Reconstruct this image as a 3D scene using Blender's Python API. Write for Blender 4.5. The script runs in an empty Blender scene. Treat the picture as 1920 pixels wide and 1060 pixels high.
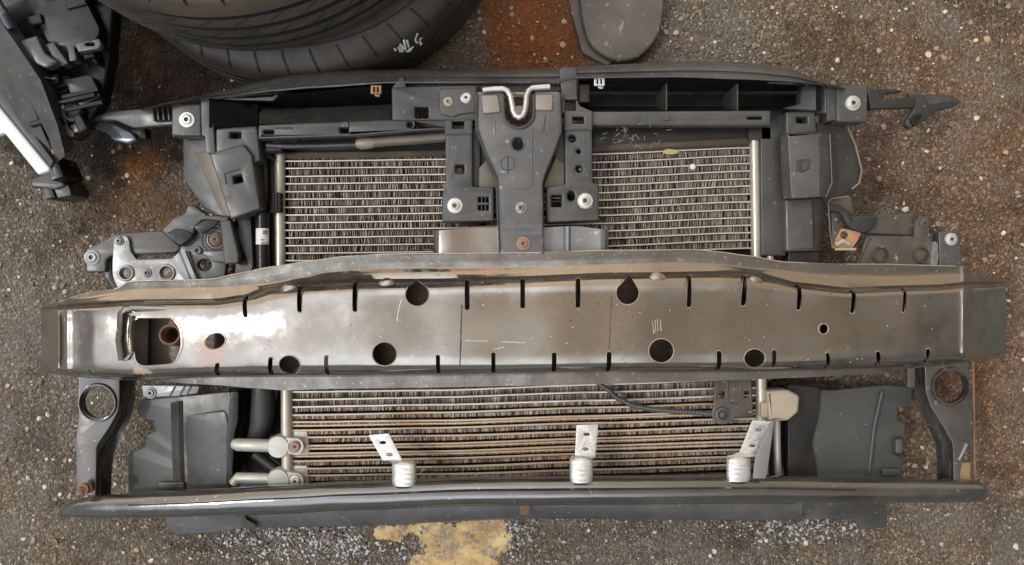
import bpy, bmesh, math, random
from mathutils import Vector, Matrix
random.seed(7)
R = math.radians
scene = bpy.context.scene
col = scene.collection

# ------------------------------------------------------------------ camera, sky, sun, exposure
CAM_H, FPX = 1.31, 26/36*1920
GZ = -.03                          # height of the ground; the front end's own zero lies 3 cm above it
cam = bpy.data.cameras.new('camera'); cam.lens = 26; cam.sensor_width = 36; cam.clip_end = 200; cam.clip_start = .01
camo = bpy.data.objects.new('camera', cam); col.objects.link(camo)
camo.location = (0, 0, CAM_H); scene.camera = camo

SUN_EL, SUN_AZ = 52, 177          # degrees; azimuth measured from +X, counter-clockwise
world = bpy.data.worlds.new('World'); scene.world = world; world.use_nodes = True
nt = world.node_tree; nt.nodes.clear()
def N(nt, t, **kw):
    n = nt.nodes.new(t)
    for k, v in kw.items(): setattr(n, k, v)
    return n
wo = N(nt, 'ShaderNodeOutputWorld'); bg = N(nt, 'ShaderNodeBackground')
sky = N(nt, 'ShaderNodeTexSky', sky_type='NISHITA'); sky.sun_disc = False
sky.sun_elevation = R(SUN_EL); sky.sun_rotation = R(90-SUN_AZ)
hsv = N(nt, 'ShaderNodeHueSaturation'); hsv.inputs['Saturation'].default_value = .45
tc = N(nt, 'ShaderNodeTexCoord'); 
nz = N(nt, 'ShaderNodeTexNoise'); nz.inputs['Scale'].default_value = 2.2; nz.inputs['Detail'].default_value = 5
# sky toned to shape beam reflections: dim zenith and +X, tan north, dull horizon
sep = N(nt, 'ShaderNodeSeparateXYZ'); L = nt.links.new
def wmr(a, b, c, d, src):
    m = N(nt, 'ShaderNodeMapRange', interpolation_type='SMOOTHSTEP')
    for k, v in zip(('From Min', 'From Max', 'To Min', 'To Max'), (a, b, c, d)): m.inputs[k].default_value = v
    L(src, m.inputs['Value']); return m.outputs[0]
def wm(op, a, b):
    m = N(nt, 'ShaderNodeMath', operation=op)
    for i, v in enumerate((a, b)):
        if isinstance(v, (int, float)): m.inputs[i].default_value = v
        else: L(v, m.inputs[i])
    return m.outputs[0]
L(tc.outputs['Generated'], nz.inputs['Vector']); L(tc.outputs['Generated'], sep.inputs[0])
fac = wm('ADD', wmr(.985, .84, -.05, .62, sep.outputs[2]), wmr(-.15, .55, .22, -.5, sep.outputs[0]))
fac = wm('ADD', fac, wmr(-.12, -.55, 0, .22, sep.outputs[1]))
fac = wm('ADD', fac, wm('MULTIPLY', wm('SUBTRACT', nz.outputs['Fac'], .5), 1.1))
mixc = N(nt, 'ShaderNodeMix', data_type='RGBA'); mixc.clamp_factor = True
mixc.inputs[6].default_value = (3.7, 2.95, 2.1, 1); mixc.inputs[7].default_value = (11.6, 12.6, 13.9, 1)
L(fac, mixc.inputs[0])
mixh = N(nt, 'ShaderNodeMix', data_type='RGBA'); mixh.inputs[7].default_value = (.7, .75, .55, 1)
mixw = N(nt, 'ShaderNodeMix', data_type='RGBA'); mixw.inputs[6].default_value = (.6, .64, .5, 1); mixw.inputs[7].default_value = (7.5, 5.9, 4.1, 1)
L(wmr(.2, .6, 0, 1, sep.outputs[1]), mixw.inputs[0]); L(mixw.outputs[2], mixh.inputs[7])
L(wmr(.76, .5, 0, 1, sep.outputs[2]), mixh.inputs[0]); L(mixc.outputs[2], mixh.inputs[6])
mixs = N(nt, 'ShaderNodeMix', data_type='RGBA'); mixs.inputs[0].default_value = .86
L(sky.outputs[0], hsv.inputs['Color']); L(hsv.outputs[0], mixs.inputs[6]); L(mixh.outputs[2], mixs.inputs[7])
dim = N(nt, 'ShaderNodeMix', data_type='RGBA', blend_type='MULTIPLY'); dim.inputs[7].default_value = (.5, .49, .46, 1)
L(wmr(.02, .5, 0, 1, sep.outputs[0]), dim.inputs[0]); L(mixs.outputs[2], dim.inputs[6]); L(dim.outputs[2], bg.inputs['Color']); L(bg.outputs[0], wo.inputs[0])
bg.inputs['Strength'].default_value = .1

sun = bpy.data.lights.new('sun', 'SUN'); sun.energy = .45; sun.angle = R(5); sun.color = (1, .95, .88)
suno = bpy.data.objects.new('sun', sun); col.objects.link(suno)
sd = Vector((math.cos(R(SUN_EL))*math.cos(R(SUN_AZ)), math.cos(R(SUN_EL))*math.sin(R(SUN_AZ)), math.sin(R(SUN_EL))))
suno.rotation_euler = sd.to_track_quat('Z', 'Y').to_euler(); suno.location = sd*5
scene.view_settings.view_transform = 'Standard'; scene.view_settings.look = 'None'
scene.view_settings.gamma = 1; scene.view_settings.use_curve_mapping = False
scene.view_settings.exposure = 1.33

# ------------------------------------------------------------------ helpers
def P(px, py, z):
    "point of the photograph -> the place it has at height z"
    s = (CAM_H - z)/FPX
    return Vector(((px-960)*s, -(py-530)*s, z))
def S(z): return (CAM_H - z)/FPX            # metres per photo pixel at height z

def interp(tab, x):
    if x <= tab[0][0]: return tab[0][1]
    for (a, va), (b, vb) in zip(tab, tab[1:]):
        if x <= b:
            t = (x-a)/(b-a); t = t*t*(3-2*t)*.5 + t*.5
            return va + (vb-va)*t
    return tab[-1][1]

def rnd(pts, r=4, n=4):
    "round the corners of a closed polygon"
    out = []; k = len(pts)
    for i in range(k):
        p = Vector(pts[i][:2]); rr = pts[i][2] if len(pts[i]) > 2 else r
        a = Vector(pts[i-1][:2])-p; b = Vector(pts[(i+1) % k][:2])-p
        d = min(rr, a.length*.48, b.length*.48)
        if d < .3: out.append(tuple(p)); continue
        p0 = p + a.normalized()*d; p1 = p + b.normalized()*d
        for j in range(n+1):
            t = j/n; q = p0*(1-t)**2 + p*2*t*(1-t) + p1*t*t
            out.append(tuple(q))
    return out
def circ(x, y, rx, ry=None, n=28, a=0):
    ry = ry or rx
    o = []
    for i in range(n):
        t = 2*math.pi*i/n; u, v = rx*math.cos(t), ry*math.sin(t)
        o.append((x+u*math.cos(a)-v*math.sin(a), y+u*math.sin(a)+v*math.cos(a)))
    return o
def rect(x0, y0, x1, y1, r=2): return rnd([(x0, y0), (x1, y0), (x1, y1), (x0, y1)], r, 3)

class MB:
    def __init__(s): s.bm = bmesh.new()
    def _in(s, me, mi=0):
        n = len(s.bm.faces); s.bm.from_mesh(me); s.bm.faces.ensure_lookup_table()
        for f in s.bm.faces[n:]: f.material_index = mi
        bpy.data.meshes.remove(me)
    def plate(s, out, z, th=.004, holes=(), bev=.0012, zf=None, mi=0):
        "a moulded or pressed plate: outline and holes in photo pixels, top face at z, real thickness"
        cu = bpy.data.curves.new('t', 'CURVE'); cu.dimensions = '2D'; cu.fill_mode = 'BOTH'
        bev = min(bev, th*.45)
        cu.extrude = th/2-bev; cu.bevel_depth = bev; cu.bevel_resolution = 2; cu.offset = -bev
        for loop in [out]+list(holes):
            sp = cu.splines.new('POLY'); sp.points.add(len(loop)-1); sp.use_cyclic_u = True
            for p, q in zip(sp.points, loop): v = P(q[0], q[1], z); p.co = (v.x, v.y, 0, 1)
        ob = bpy.data.objects.new('t', cu); me = bpy.data.meshes.new_from_object(ob)
        bpy.data.objects.remove(ob); bpy.data.curves.remove(cu)
        for v in me.vertices:
            v.co.z += z-th/2
            if zf:
                k = S(z); px, py = v.co.x/k+960, 530-v.co.y/k
                dz = v.co.z - z; nz_ = zf(px, py); w = P(px, py, nz_); v.co = (w.x, w.y, nz_+dz)
        s._in(me, mi); return s
    def loft(s, secs, closed=False, cap=False, mi=0, world=False):
        "skin through sections of (px,py,z)"
        rows = [[s.bm.verts.new(Vector(p) if world else P(*p)) for p in sec] for sec in secs]
        n = len(rows[0])
        for a, b in zip(rows, rows[1:]):
            for i in range(n if closed else n-1):
                j = (i+1) % n
                f = s.bm.faces.new((a[i], a[j], b[j], b[i])); f.material_index = mi(i) if callable(mi) else mi
        if cap and closed:
            for r in (rows[0], rows[-1]):
                f = s.bm.faces.new(r); f.material_index = mi
        return s
    def tube(s, path, r, n=12, mi=0, cap=True, corr=0):
        "round tube along photo-space points (px,py,z); r in metres or list"
        pts = [P(*p) for p in path]; rows = []
        up = Vector((0, 0, 1))
        for i, p in enumerate(pts):
            t = (pts[min(i+1, len(pts)-1)]-pts[max(i-1, 0)]).normalized()
            u = up if abs(t.z) < .9 else Vector((1, 0, 0))
            a = t.cross(u).normalized(); b = a.cross(t).normalized()
            rr = r[i] if isinstance(r, (list, tuple)) else r
            if corr and i % 2: rr *= 1-corr
            rows.append([p + a*rr*math.cos(2*math.pi*k/n) + b*rr*math.sin(2*math.pi*k/n) for k in range(n)])
        return s.loft(rows, True, cap, mi, True)
    def box(s, c, sx, sy, sz, mi=0, rot=0):
        m = Matrix.Translation(c) @ Matrix.Rotation(rot, 4, 'Z') @ Matrix.Diagonal((sx, sy, sz, 1))
        g = bmesh.ops.create_cube(s.bm, size=1, matrix=m)
        for v in g['verts']:
            for f in v.link_faces: f.material_index = mi
        return s
    def lathe(s, c, prof, n=28, axis=None, mi=0, cap=False):
        rows = []
        M = Vector((0, 0, 1)).rotation_difference(axis.normalized()).to_matrix() if axis else Matrix.Identity(3)
        for k in range(n):
            t = 2*math.pi*k/n
            rows.append([Vector(c) + M @ Vector((r*math.cos(t), r*math.sin(t), z)) for r, z in prof])
        rows.append(rows[0])
        vs = [[s.bm.verts.new(p) for p in r] for r in rows[:-1]]; vs.append(vs[0])
        for a, b in zip(vs, vs[1:]):
            for i in range(len(prof)-1):
                if prof[i][0] < 1e-7 and prof[i+1][0] < 1e-7: continue
                try: f = s.bm.faces.new((a[i], b[i], b[i+1], a[i+1])); f.material_index = mi
                except ValueError: pass
        return s
    def build(s, name, mats, parent=None, sharp=35, weld=True):
        if weld: bmesh.ops.remove_doubles(s.bm, verts=s.bm.verts, dist=2e-6)
        bmesh.ops.recalc_face_normals(s.bm, faces=s.bm.faces)
        off = Vector((0, 0, 0)); p = parent
        while p is not None: off += p.location; p = p.parent
        bmesh.ops.translate(s.bm, verts=s.bm.verts, vec=-off)
        me = bpy.data.meshes.new(name); s.bm.to_mesh(me); s.bm.free()
        me.polygons.foreach_set('use_smooth', [True]*len(me.polygons))
        me.set_sharp_from_angle(angle=R(sharp))
        for m in (mats if isinstance(mats, (list, tuple)) else [mats]): me.materials.append(m)
        o = bpy.data.objects.new(name, me); col.objects.link(o); o.parent = parent
        return o
def build_each(mb, name, mats, parent, sharp=35):
    "each separate piece of what was drawn becomes a part of its own"
    bmesh.ops.remove_doubles(mb.bm, verts=mb.bm.verts, dist=2e-6)
    seen = set(); outs = []
    mb.bm.verts.ensure_lookup_table()
    for v in list(mb.bm.verts):
        if v in seen: continue
        st = [v]; isl = {v}
        while st:
            for e in st.pop().link_edges:
                for w in e.verts:
                    if w not in isl: isl.add(w); st.append(w)
        seen |= isl
        n = MB(); mp = {w: n.bm.verts.new(w.co) for w in isl}
        for f in {f for w in isl for f in w.link_faces}:
            q = n.bm.faces.new([mp[w] for w in f.verts]); q.material_index = f.material_index
        outs.append(n.build(name, mats, parent, sharp))
    mb.bm.free(); return outs
def tag(o, label=None, cat=None, group=None, kind=None):
    for k, v in (('label', label), ('category', cat), ('group', group), ('kind', kind)):
        if v: o[k] = v
    return o
def empty(name, loc, label, cat, group=None):
    o = bpy.data.objects.new(name, None); o.empty_display_size = .05; o.location = loc; col.objects.link(o)
    return tag(o, label, cat, group)

# ------------------------------------------------------------------ materials
def mat(name, base, rough=.5, metal=0, dust=None, dust_amt=.35, scale=18, bump=.0, bscale=400, coat=0, spec=.5, rvar=.12, spots=None, stains=(), warp=0):
    m = bpy.data.materials.new(name); m.use_nodes = True; t = m.node_tree; b = t.nodes['Principled BSDF']
    c = (*base, 1)
    b.inputs['Metallic'].default_value = metal; b.inputs['Roughness'].default_value = rough
    b.inputs['Specular IOR Level'].default_value = spec
    b.inputs['Coat Weight'].default_value = coat; b.inputs['Coat Roughness'].default_value = .12
    g = N(t, 'ShaderNodeTexCoord'); l = t.links.new
    n1 = N(t, 'ShaderNodeTexNoise'); n1.inputs['Scale'].default_value = scale; n1.inputs['Detail'].default_value = 8; n1.inputs['Roughness'].default_value = .62
    l(g.outputs['Object'], n1.inputs['Vector'])
    last = None
    if dust:
        cr = N(t, 'ShaderNodeValToRGB'); cr.color_ramp.elements[0].position = .5-.17; cr.color_ramp.elements[1].position = .5+.2
        l(n1.outputs['Fac'], cr.inputs[0])
        mu = N(t, 'ShaderNodeMath', operation='MULTIPLY'); mu.inputs[1].default_value = dust_amt; l(cr.outputs[0], mu.inputs[0])
        mx = N(t, 'ShaderNodeMix', data_type='RGBA'); mx.inputs[6].default_value = c; mx.inputs[7].default_value = (*dust, 1)
        l(mu.outputs[0], mx.inputs[0]); last = mx.outputs[2]
        if metal:
            mm = N(t, 'ShaderNodeMath', operation='MULTIPLY_ADD'); mm.inputs[1].default_value = -metal*.8; mm.inputs[2].default_value = metal
            l(mu.outputs[0], mm.inputs[0]); l(mm.outputs[0], b.inputs['Metallic'])
    if spots:
        sc_, thr, scol = spots
        v = N(t, 'ShaderNodeTexNoise'); v.inputs['Scale'].default_value = sc_; v.inputs['Detail'].default_value = 3
        l(g.outputs['Object'], v.inputs['Vector'])
        c2 = N(t, 'ShaderNodeValToRGB'); c2.color_ramp.elements[0].position = thr; c2.color_ramp.elements[1].position = min(1, thr+.05)
        l(v.outputs['Fac'], c2.inputs[0])
        mx2 = N(t, 'ShaderNodeMix', data_type='RGBA'); mx2.inputs[6].default_value = c; mx2.inputs[7].default_value = (*scol, 1)
        if last: l(last, mx2.inputs[6])
        l(c2.outputs[0], mx2.inputs[0]); last = mx2.outputs[2]
    for (px, py, z, rx, ry, sc_, amt) in stains:
        p_ = P(px, py, z); k = S(z)
        mp = N(t, 'ShaderNodeMapping', vector_type='TEXTURE'); mp.inputs['Location'].default_value = p_; mp.inputs['Scale'].default_value = (rx*k, ry*k, 1)
        l(g.outputs['Object'], mp.inputs['Vector']); ln = N(t, 'ShaderNodeVectorMath', operation='LENGTH'); l(mp.outputs[0], ln.inputs[0])
        nn = N(t, 'ShaderNodeTexNoise'); nn.inputs['Scale'].default_value = 45; nn.inputs['Detail'].default_value = 7; nn.inputs['Roughness'].default_value = .7; l(g.outputs['Object'], nn.inputs['Vector'])
        ad = N(t, 'ShaderNodeMath', operation='MULTIPLY_ADD'); ad.inputs[1].default_value = 3.2; l(nn.outputs['Fac'], ad.inputs[0]); l(ln.outputs['Value'], ad.inputs[2])
        rg_ = N(t, 'ShaderNodeMapRange'); rg_.inputs['From Min'].default_value = 2.45; rg_.inputs['From Max'].default_value = 2.05; rg_.inputs['To Max'].default_value = amt; l(ad.outputs[0], rg_.inputs['Value'])
        mx3 = N(t, 'ShaderNodeMix', data_type='RGBA'); mx3.inputs[6].default_value = c; mx3.inputs[7].default_value = (*sc_, 1)
        if last: l(last, mx3.inputs[6])
        l(rg_.outputs[0], mx3.inputs[0]); last = mx3.outputs[2]
        if metal:
            sb_ = N(t, 'ShaderNodeMath', operation='SUBTRACT', use_clamp=True); old = b.inputs['Metallic'].links
            if old: l(old[0].from_socket, sb_.inputs[0])
            else: sb_.inputs[0].default_value = metal
            l(rg_.outputs[0], sb_.inputs[1]); l(sb_.outputs[0], b.inputs['Metallic'])
    if last: l(last, b.inputs['Base Color'])
    else: b.inputs['Base Color'].default_value = c
    if rvar:
        n2 = N(t, 'ShaderNodeTexNoise'); n2.inputs['Scale'].default_value = scale*3; n2.inputs['Detail'].default_value = 6
        l(g.outputs['Object'], n2.inputs['Vector'])
        ma = N(t, 'ShaderNodeMapRange'); ma.inputs['From Min'].default_value = .3; ma.inputs['From Max'].default_value = .7
        ma.inputs['To Min'].default_value = max(.03, rough-rvar); ma.inputs['To Max'].default_value = min(1, rough+rvar)
        l(n2.outputs['Fac'], ma.inputs['Value']); l(ma.outputs[0], b.inputs['Roughness'])
    if bump:
        n3 = N(t, 'ShaderNodeTexNoise'); n3.inputs['Scale'].default_value = bscale; n3.inputs['Detail'].default_value = 3
        l(g.outputs['Object'], n3.inputs['Vector'])
        bp = N(t, 'ShaderNodeBump'); bp.inputs['Strength'].default_value = bump; bp.inputs['Distance'].default_value = .001
        l(n3.outputs['Fac'], bp.inputs['Height']); l(bp.outputs[0], b.inputs['Normal'])
        if warp:
            n4 = N(t, 'ShaderNodeTexNoise'); n4.inputs['Scale'].default_value = 9; n4.inputs['Detail'].default_value = 2; l(g.outputs['Object'], n4.inputs['Vector'])
            b2 = N(t, 'ShaderNodeBump'); b2.inputs['Strength'].default_value = 1; b2.inputs['Distance'].default_value = warp
            l(n4.outputs['Fac'], b2.inputs['Height']); l(b2.outputs[0], bp.inputs['Normal'])
    return m
DUST = (.19, .17, .145)
M = dict(
    plastic=mat('dusty black plastic', (.04, .04, .0405), .38, 0, DUST, .3, 12, .15, 700, rvar=.15, spots=(140, .665, (.17, .15, .125))),
    plastic_mid=mat('black plastic', (.027, .027, .0275), .36, 0, (.15, .13, .105), .3, 12, .15, 700, spots=(140, .68, (.17, .15, .125))),
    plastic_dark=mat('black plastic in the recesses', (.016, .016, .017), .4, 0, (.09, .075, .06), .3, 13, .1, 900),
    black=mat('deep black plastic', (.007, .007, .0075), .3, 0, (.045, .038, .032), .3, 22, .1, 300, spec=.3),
    guide=mat('grey green plastic', (.048, .052, .052), .38, 0, (.13, .12, .1), .4, 9, .15, 500, spots=(120, .7, (.2, .18, .15))),
    latch=mat('grey painted pressed steel', (.08, .082, .086), .34, .2, (.23, .2, .17), .4, 14, .1, 400, spots=(90, .66, (.3, .27, .23))),
    tanpad=mat('tan dusty steel', (.22, .185, .15), .5, .2, (.32, .27, .22), .5, 24, .15, 300),
    beam=mat('black lacquered steel', (.3, .272, .24), .11, .95, (.1, .076, .054), .36, 20, .05, 260, coat=.3, rvar=.1, spots=(150, .68, (.42, .36, .3)), warp=.003,
             stains=[(392, 660, .18, 42, 34, (.42, .29, .24), .85), (256, 700, .18, 24, 12, (.42, .3, .2), .9), (880, 505, .18, 120, 8, (.36, .2, .11), .7), (700, 507, .18, 90, 7, (.33, .24, .17), .7), (800, 490, .18, 90, 12, (.4, .34, .26), .6)]),
    beam_flange=mat('dusty lacquered flange', (.2, .185, .165), .2, .85, (.075, .062, .048), .85, 26, .15, 300, coat=.2, rvar=.1, spots=(170, .64, (.32, .28, .23))),
    crease_reflection=mat('black lacquer with painted dark reflection', (.1, .09, .078), .2, .8, (.05, .04, .03), .8, 30, .15, 300, coat=.3, rvar=.1, spots=(150, .7, (.3, .25, .2))),  # paints dark reflections into the colour along the beam's bends
    tubem=mat('black lacquered tube', (.17, .168, .165), .13, .92, (.12, .105, .09), .42, 13, .1, 200, coat=.4, rvar=.08, spots=(130, .68, (.4, .37, .33)), warp=.003),
    strut=mat('black lacquered steel plate', (.12, .118, .115), .2, .8, (.12, .1, .085), .6, 13, .15, 160, rvar=.1, spots=(90, .67, (.35, .3, .25)), warp=.004),
    bracket=mat('zinc bracket steel', (.2, .205, .215), .4, .5, (.2, .17, .14), .5, 18, .15, 300, spots=(110, .66, (.4, .36, .3))),
    dirtbracket=mat('dirty bracket steel', (.07, .061, .052), .42, .4, (.14, .11, .083), .65, 18, .3, 200, spots=(90, .66, (.36, .32, .27))),
    alu=mat('aluminium tube', (.5, .46, .4), .36, .6, (.3, .24, .18), .5, 16, .15, 300),
    fin=mat('aluminium fin', (.38, .33, .275), .55, .25, (.17, .125, .09), .6, 40),
    findirt=mat('muddy fin', (.17, .13, .1), .75, .1, (.23, .165, .115), .5, 30),
    findark=mat('dark fin', (.045, .035, .027), .8, 0, (.12, .09, .07), .4, 30),
    tubes=mat('aluminium flat tube', (.6, .55, .49), .38, .5, (.33, .25, .19), .5, 18, .15, 300),
    lowtubes=mat('stained aluminium flat tube', (.52, .44, .34), .42, .35, (.46, .23, .085), .75, 9, .2, 200),
    coredark=mat('radiator core', (.014, .011, .009), .8),
    galv=mat('galvanised steel', (.66, .67, .67), .3, .8, (.42, .41, .37), .5, 50, .3, 120),
    zinc=mat('zinc plated bolt', (.6, .59, .56), .32, .7, (.33, .3, .26), .45, 90, .15, 300),
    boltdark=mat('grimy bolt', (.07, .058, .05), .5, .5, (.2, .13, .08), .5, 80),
    rust=mat('rusty steel', (.15, .075, .042), .8, .1, (.25, .15, .09), .5, 60, .5, 300),
    redbolt=mat('reddish primed bolt', (.26, .14, .1), .55, .2, (.22, .17, .13), .4, 80),
    castalu=mat('cast aluminium fitting', (.44, .44, .4), .42, .4, (.28, .26, .2), .5, 40, .25, 400),
    beige=mat('beige nylon', (.4, .34, .25), .5, 0, (.27, .2, .13), .5, 24, .1, 300),
    yellowcad=mat('yellow passivated steel', (.34, .25, .12), .4, .5, (.25, .15, .07), .5, 50),
    brass=mat('brown clip', (.28, .14, .065), .45, .5, (.5, .35, .2), .4, 120),
    tanpipe=mat('dusty dark pipe', (.1, .083, .066), .42, .2, (.2, .16, .115), .55, 16),
    rubber=mat('black rubber hose', (.016, .016, .016), .5, 0, (.07, .063, .056), .4, 30, .1, 600),
    conduit=mat('grey corrugated conduit', (.05, .05, .053), .45, 0, (.15, .13, .11), .4, 30),
    white=mat('white paint', (.7, .71, .72), .4, 0, (.45, .45, .45), .35, 14),
    sticker=mat('white label paper', (.62, .6, .59), .6, 0, (.45, .42, .38), .4, 80),
    ink=mat('printed ink', (.03, .03, .03), .7, 0, rvar=0),
    orange=mat('orange primer rust', (.36, .16, .06), .6, 0, (.4, .28, .19), .5, 40),
    blue=mat('blue grey glossy plastic', (.06, .072, .09), .18, .1, (.15, .15, .15), .4, 24),
    scratch=mat('scratched bare steel', (.6, .56, .48), .5, .2, rvar=0),
    grime_reflection=mat('grime and painted reflection lines', (.045, .035, .028), .5, 0, rvar=0),
    edge=mat('worn sheared edge', (.5, .42, .34), .4, .6, (.22, .13, .08), .5, 60),
)

# ================================================================== GROUND
def ground_material():
    m = bpy.data.materials.new('old asphalt'); m.use_nodes = True; t = m.node_tree; b = t.nodes['Principled BSDF']; l = t.links.new; b.inputs['Specular IOR Level'].default_value = .4
    g = N(t, 'ShaderNodeTexCoord'); co = g.outputs['Object']
    def noise(sc, det=6, ro=.6):
        n = N(t, 'ShaderNodeTexNoise'); n.inputs['Scale'].default_value = sc; n.inputs['Detail'].default_value = det; n.inputs['Roughness'].default_value = ro
        l(co, n.inputs['Vector']); return n.outputs['Fac']
    def ramp(f, stops):
        r = N(t, 'ShaderNodeValToRGB'); e = r.color_ramp.elements
        while len(e) < len(stops): e.new(.5)
        for k, (p, c) in zip(e, stops): k.position = p; k.color = (*c, 1) if len(c) == 3 else c
        l(f, r.inputs[0]); return r.outputs[0]
    def mix(f, a, c, mode='MIX'):
        x = N(t, 'ShaderNodeMix', data_type='RGBA', blend_type=mode)
        for i, v in ((0, f), (6, a), (7, c)):
            if isinstance(v, (int, float)): x.inputs[i].default_value = v
            elif isinstance(v, tuple): x.inputs[i].default_value = (*v, 1)
            else: l(v, x.inputs[i])
        return x.outputs[2]
    def math_(op, a, b_=None):
        x = N(t, 'ShaderNodeMath', operation=op)
        for i, v in ((0, a), (1, b_)):
            if v is None: continue
            if isinstance(v, (int, float)): x.inputs[i].default_value = v
            else: l(v, x.inputs[i])
        return x.outputs[0]
    def blob(px, py, rx, ry, soft=.45, rough=.7):
        "an irregular patch round a place on the ground"
        c = P(px, py, GZ); s = S(GZ)
        mp = N(t, 'ShaderNodeMapping', vector_type='TEXTURE'); mp.inputs['Location'].default_value = c; mp.inputs['Scale'].default_value = (rx*s, ry*s, 1)
        l(co, mp.inputs['Vector'])
        ln = N(t, 'ShaderNodeVectorMath', operation='LENGTH'); l(mp.outputs[0], ln.inputs[0])
        d = math_('ADD', ln.outputs['Value'], math_('MULTIPLY', math_('SUBTRACT', noise(9, 7, .65), .5), rough*3))
        r = N(t, 'ShaderNodeMapRange', interpolation_type='SMOOTHSTEP'); r.inputs['From Min'].default_value = 1; r.inputs['From Max'].default_value = 1-soft
        l(d, r.inputs['Value']); return r.outputs[0]
    # aggregate
    vo = N(t, 'ShaderNodeTexVoronoi'); vo.inputs['Scale'].default_value = 260; l(co, vo.inputs['Vector'])
    vo2 = N(t, 'ShaderNodeTexVoronoi'); vo2.inputs['Scale'].default_value = 95; l(co, vo2.inputs['Vector'])
    stone = ramp(math_('ADD', math_('MULTIPLY', noise(420, 3), .6), math_('MULTIPLY', noise(130, 5, .7), .4)), [(.34, (.06, .053, .045)), (.5, (.125, .11, .095)), (.68, (.22, .194, .168))])
    sepc = N(t, 'ShaderNodeSeparateColor'); l(vo.outputs['Color'], sepc.inputs[0])
    agg = ramp(sepc.outputs[0], [(0, (.04, .034, .03)), (.3, (.09, .078, .067)), (.6, (.15, .132, .113)), (.84, (.2, .175, .145)), (.96, (.45, .4, .33))])
    base = mix(.5, stone, agg)
    sep2 = N(t, 'ShaderNodeSeparateColor'); l(vo2.outputs['Color'], sep2.inputs[0])
    pick = ramp(sep2.outputs[1], [(.83, (0, 0, 0)), (.85, (1, 1, 1))]); core_ = ramp(vo2.outputs['Distance'], [(.25, (1, 1, 1)), (.42, (0, 0, 0))])
    big = math_('MULTIPLY', pick, core_)
    bigcol = ramp(sep2.outputs[2], [(0, (.2, .17, .15)), (.4, (.36, .3, .23)), (.7, (.4, .24, .13)), (1, (.55, .5, .42))])
    base = mix(math_('MULTIPLY', big, .75), base, bigcol)
    base = mix(1., base, (1.42, 1.33, 1.2), 'MULTIPLY')
    # brown tint patches over everything, redder to the right
    base = mix(ramp(noise(3.2, 7, .65), [(.42, (0, 0, 0)), (.66, (.75, .75, .75))]), base, mix(1., base, (.95, .74, .56), 'MULTIPLY'))
    base = mix(math_('MULTIPLY', blob(1900, 420, 420, 800, .9), .85), base, mix(1., base, (1.0, .72, .52), 'MULTIPLY'))
    base = mix(math_('MULTIPLY', blob(60, 640, 330, 420, .9), .7), base, mix(1., base, (.96, 1.05, 1.1), 'MULTIPLY'))
    # broad irregular wear: oily dark patches, pale dusty ones, grey damp ones
    base = mix(ramp(noise(5.5, 9, .7), [(.5, (0, 0, 0)), (.6, (.7, .7, .7))]), base, mix(1., base, (.5, .46, .42), 'MULTIPLY'))
    mp2 = N(t, 'ShaderNodeMapping'); mp2.inputs['Location'].default_value = (7.3, 2.1, 0); l(co, mp2.inputs['Vector'])
    n9 = N(t, 'ShaderNodeTexNoise'); n9.inputs['Scale'].default_value = 7; n9.inputs['Detail'].default_value = 9; n9.inputs['Roughness'].default_value = .7; l(mp2.outputs[0], n9.inputs['Vector'])
    base = mix(ramp(n9.outputs['Fac'], [(.5, (0, 0, 0)), (.62, (.75, .75, .75))]), base, mix(.6, base, (.21, .19, .165)))
    n10 = N(t, 'ShaderNodeTexNoise'); n10.inputs['Scale'].default_value = 16; n10.inputs['Detail'].default_value = 8; n10.inputs['Roughness'].default_value = .75; l(mp2.outputs[0], n10.inputs['Vector'])
    base = mix(ramp(n10.outputs['Fac'], [(.53, (0, 0, 0)), (.63, (.6, .6, .6))]), base, mix(1., base, (.55, .44, .34), 'MULTIPLY'))
    # oil-soaked earth with shade between tyres and scrap painted in, rust stains
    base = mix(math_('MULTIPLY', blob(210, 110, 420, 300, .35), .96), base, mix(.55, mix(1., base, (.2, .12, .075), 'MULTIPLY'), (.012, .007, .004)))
    base = mix(math_('MULTIPLY', blob(130, 300, 120, 90, .6), .85), base, mix(1., base, (.25, .23, .21), 'MULTIPLY'))
    base = mix(math_('MULTIPLY', blob(270, 300, 80, 60, .7), .8), base, mix(1., base, (1.5, .78, .36), 'MULTIPLY'))
    base = mix(math_('MULTIPLY', blob(270, 380, 140, 90, .8), .6), base, mix(1., base, (1.25, .9, .62), 'MULTIPLY'))
    base = mix(math_('MULTIPLY', blob(1000, 40, 130, 190, .5), .92), base, mix(.45, mix(1., base, (1.35, .7, .36), 'MULTIPLY'), (.17, .085, .036)))
    base = mix(math_('MULTIPLY', blob(1100, 110, 60, 60, .6), .8), base, (.16, .07, .03))
    base = mix(math_('MULTIPLY', blob(1640, 330, 90, 110, .8), .6), base, mix(1., base, (.75, .55, .48), 'MULTIPLY'))
    base = mix(math_('MULTIPLY', blob(960, 700, 560, 250, .5), .75), base, mix(1., base, (.4, .33, .27), 'MULTIPLY'))  # broad darker patch beneath the front end
    base = mix(math_('MULTIPLY', blob(985, 60, 115, 130, .7), .85), base, mix(.5, mix(1., base, (1.6, .85, .45), 'MULTIPLY'), (.2, .088, .032)))
    base = mix(math_('MULTIPLY', blob(272, 318, 58, 60, .7, 1.), .9), base, mix(.5, mix(1., base, (1.7, 1., .5), 'MULTIPLY'), (.26, .125, .045)))
    base = mix(math_('MULTIPLY', blob(290, 380, 120, 55, .8, 1.), .6), base, mix(.6, mix(1., base, (1.5, 1.05, .7), 'MULTIPLY'), (.2, .135, .08)))
    base = mix(math_('MULTIPLY', blob(250, 110, 75, 95, .8, 1.2), .6), base, (.11, .052, .025))
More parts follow.
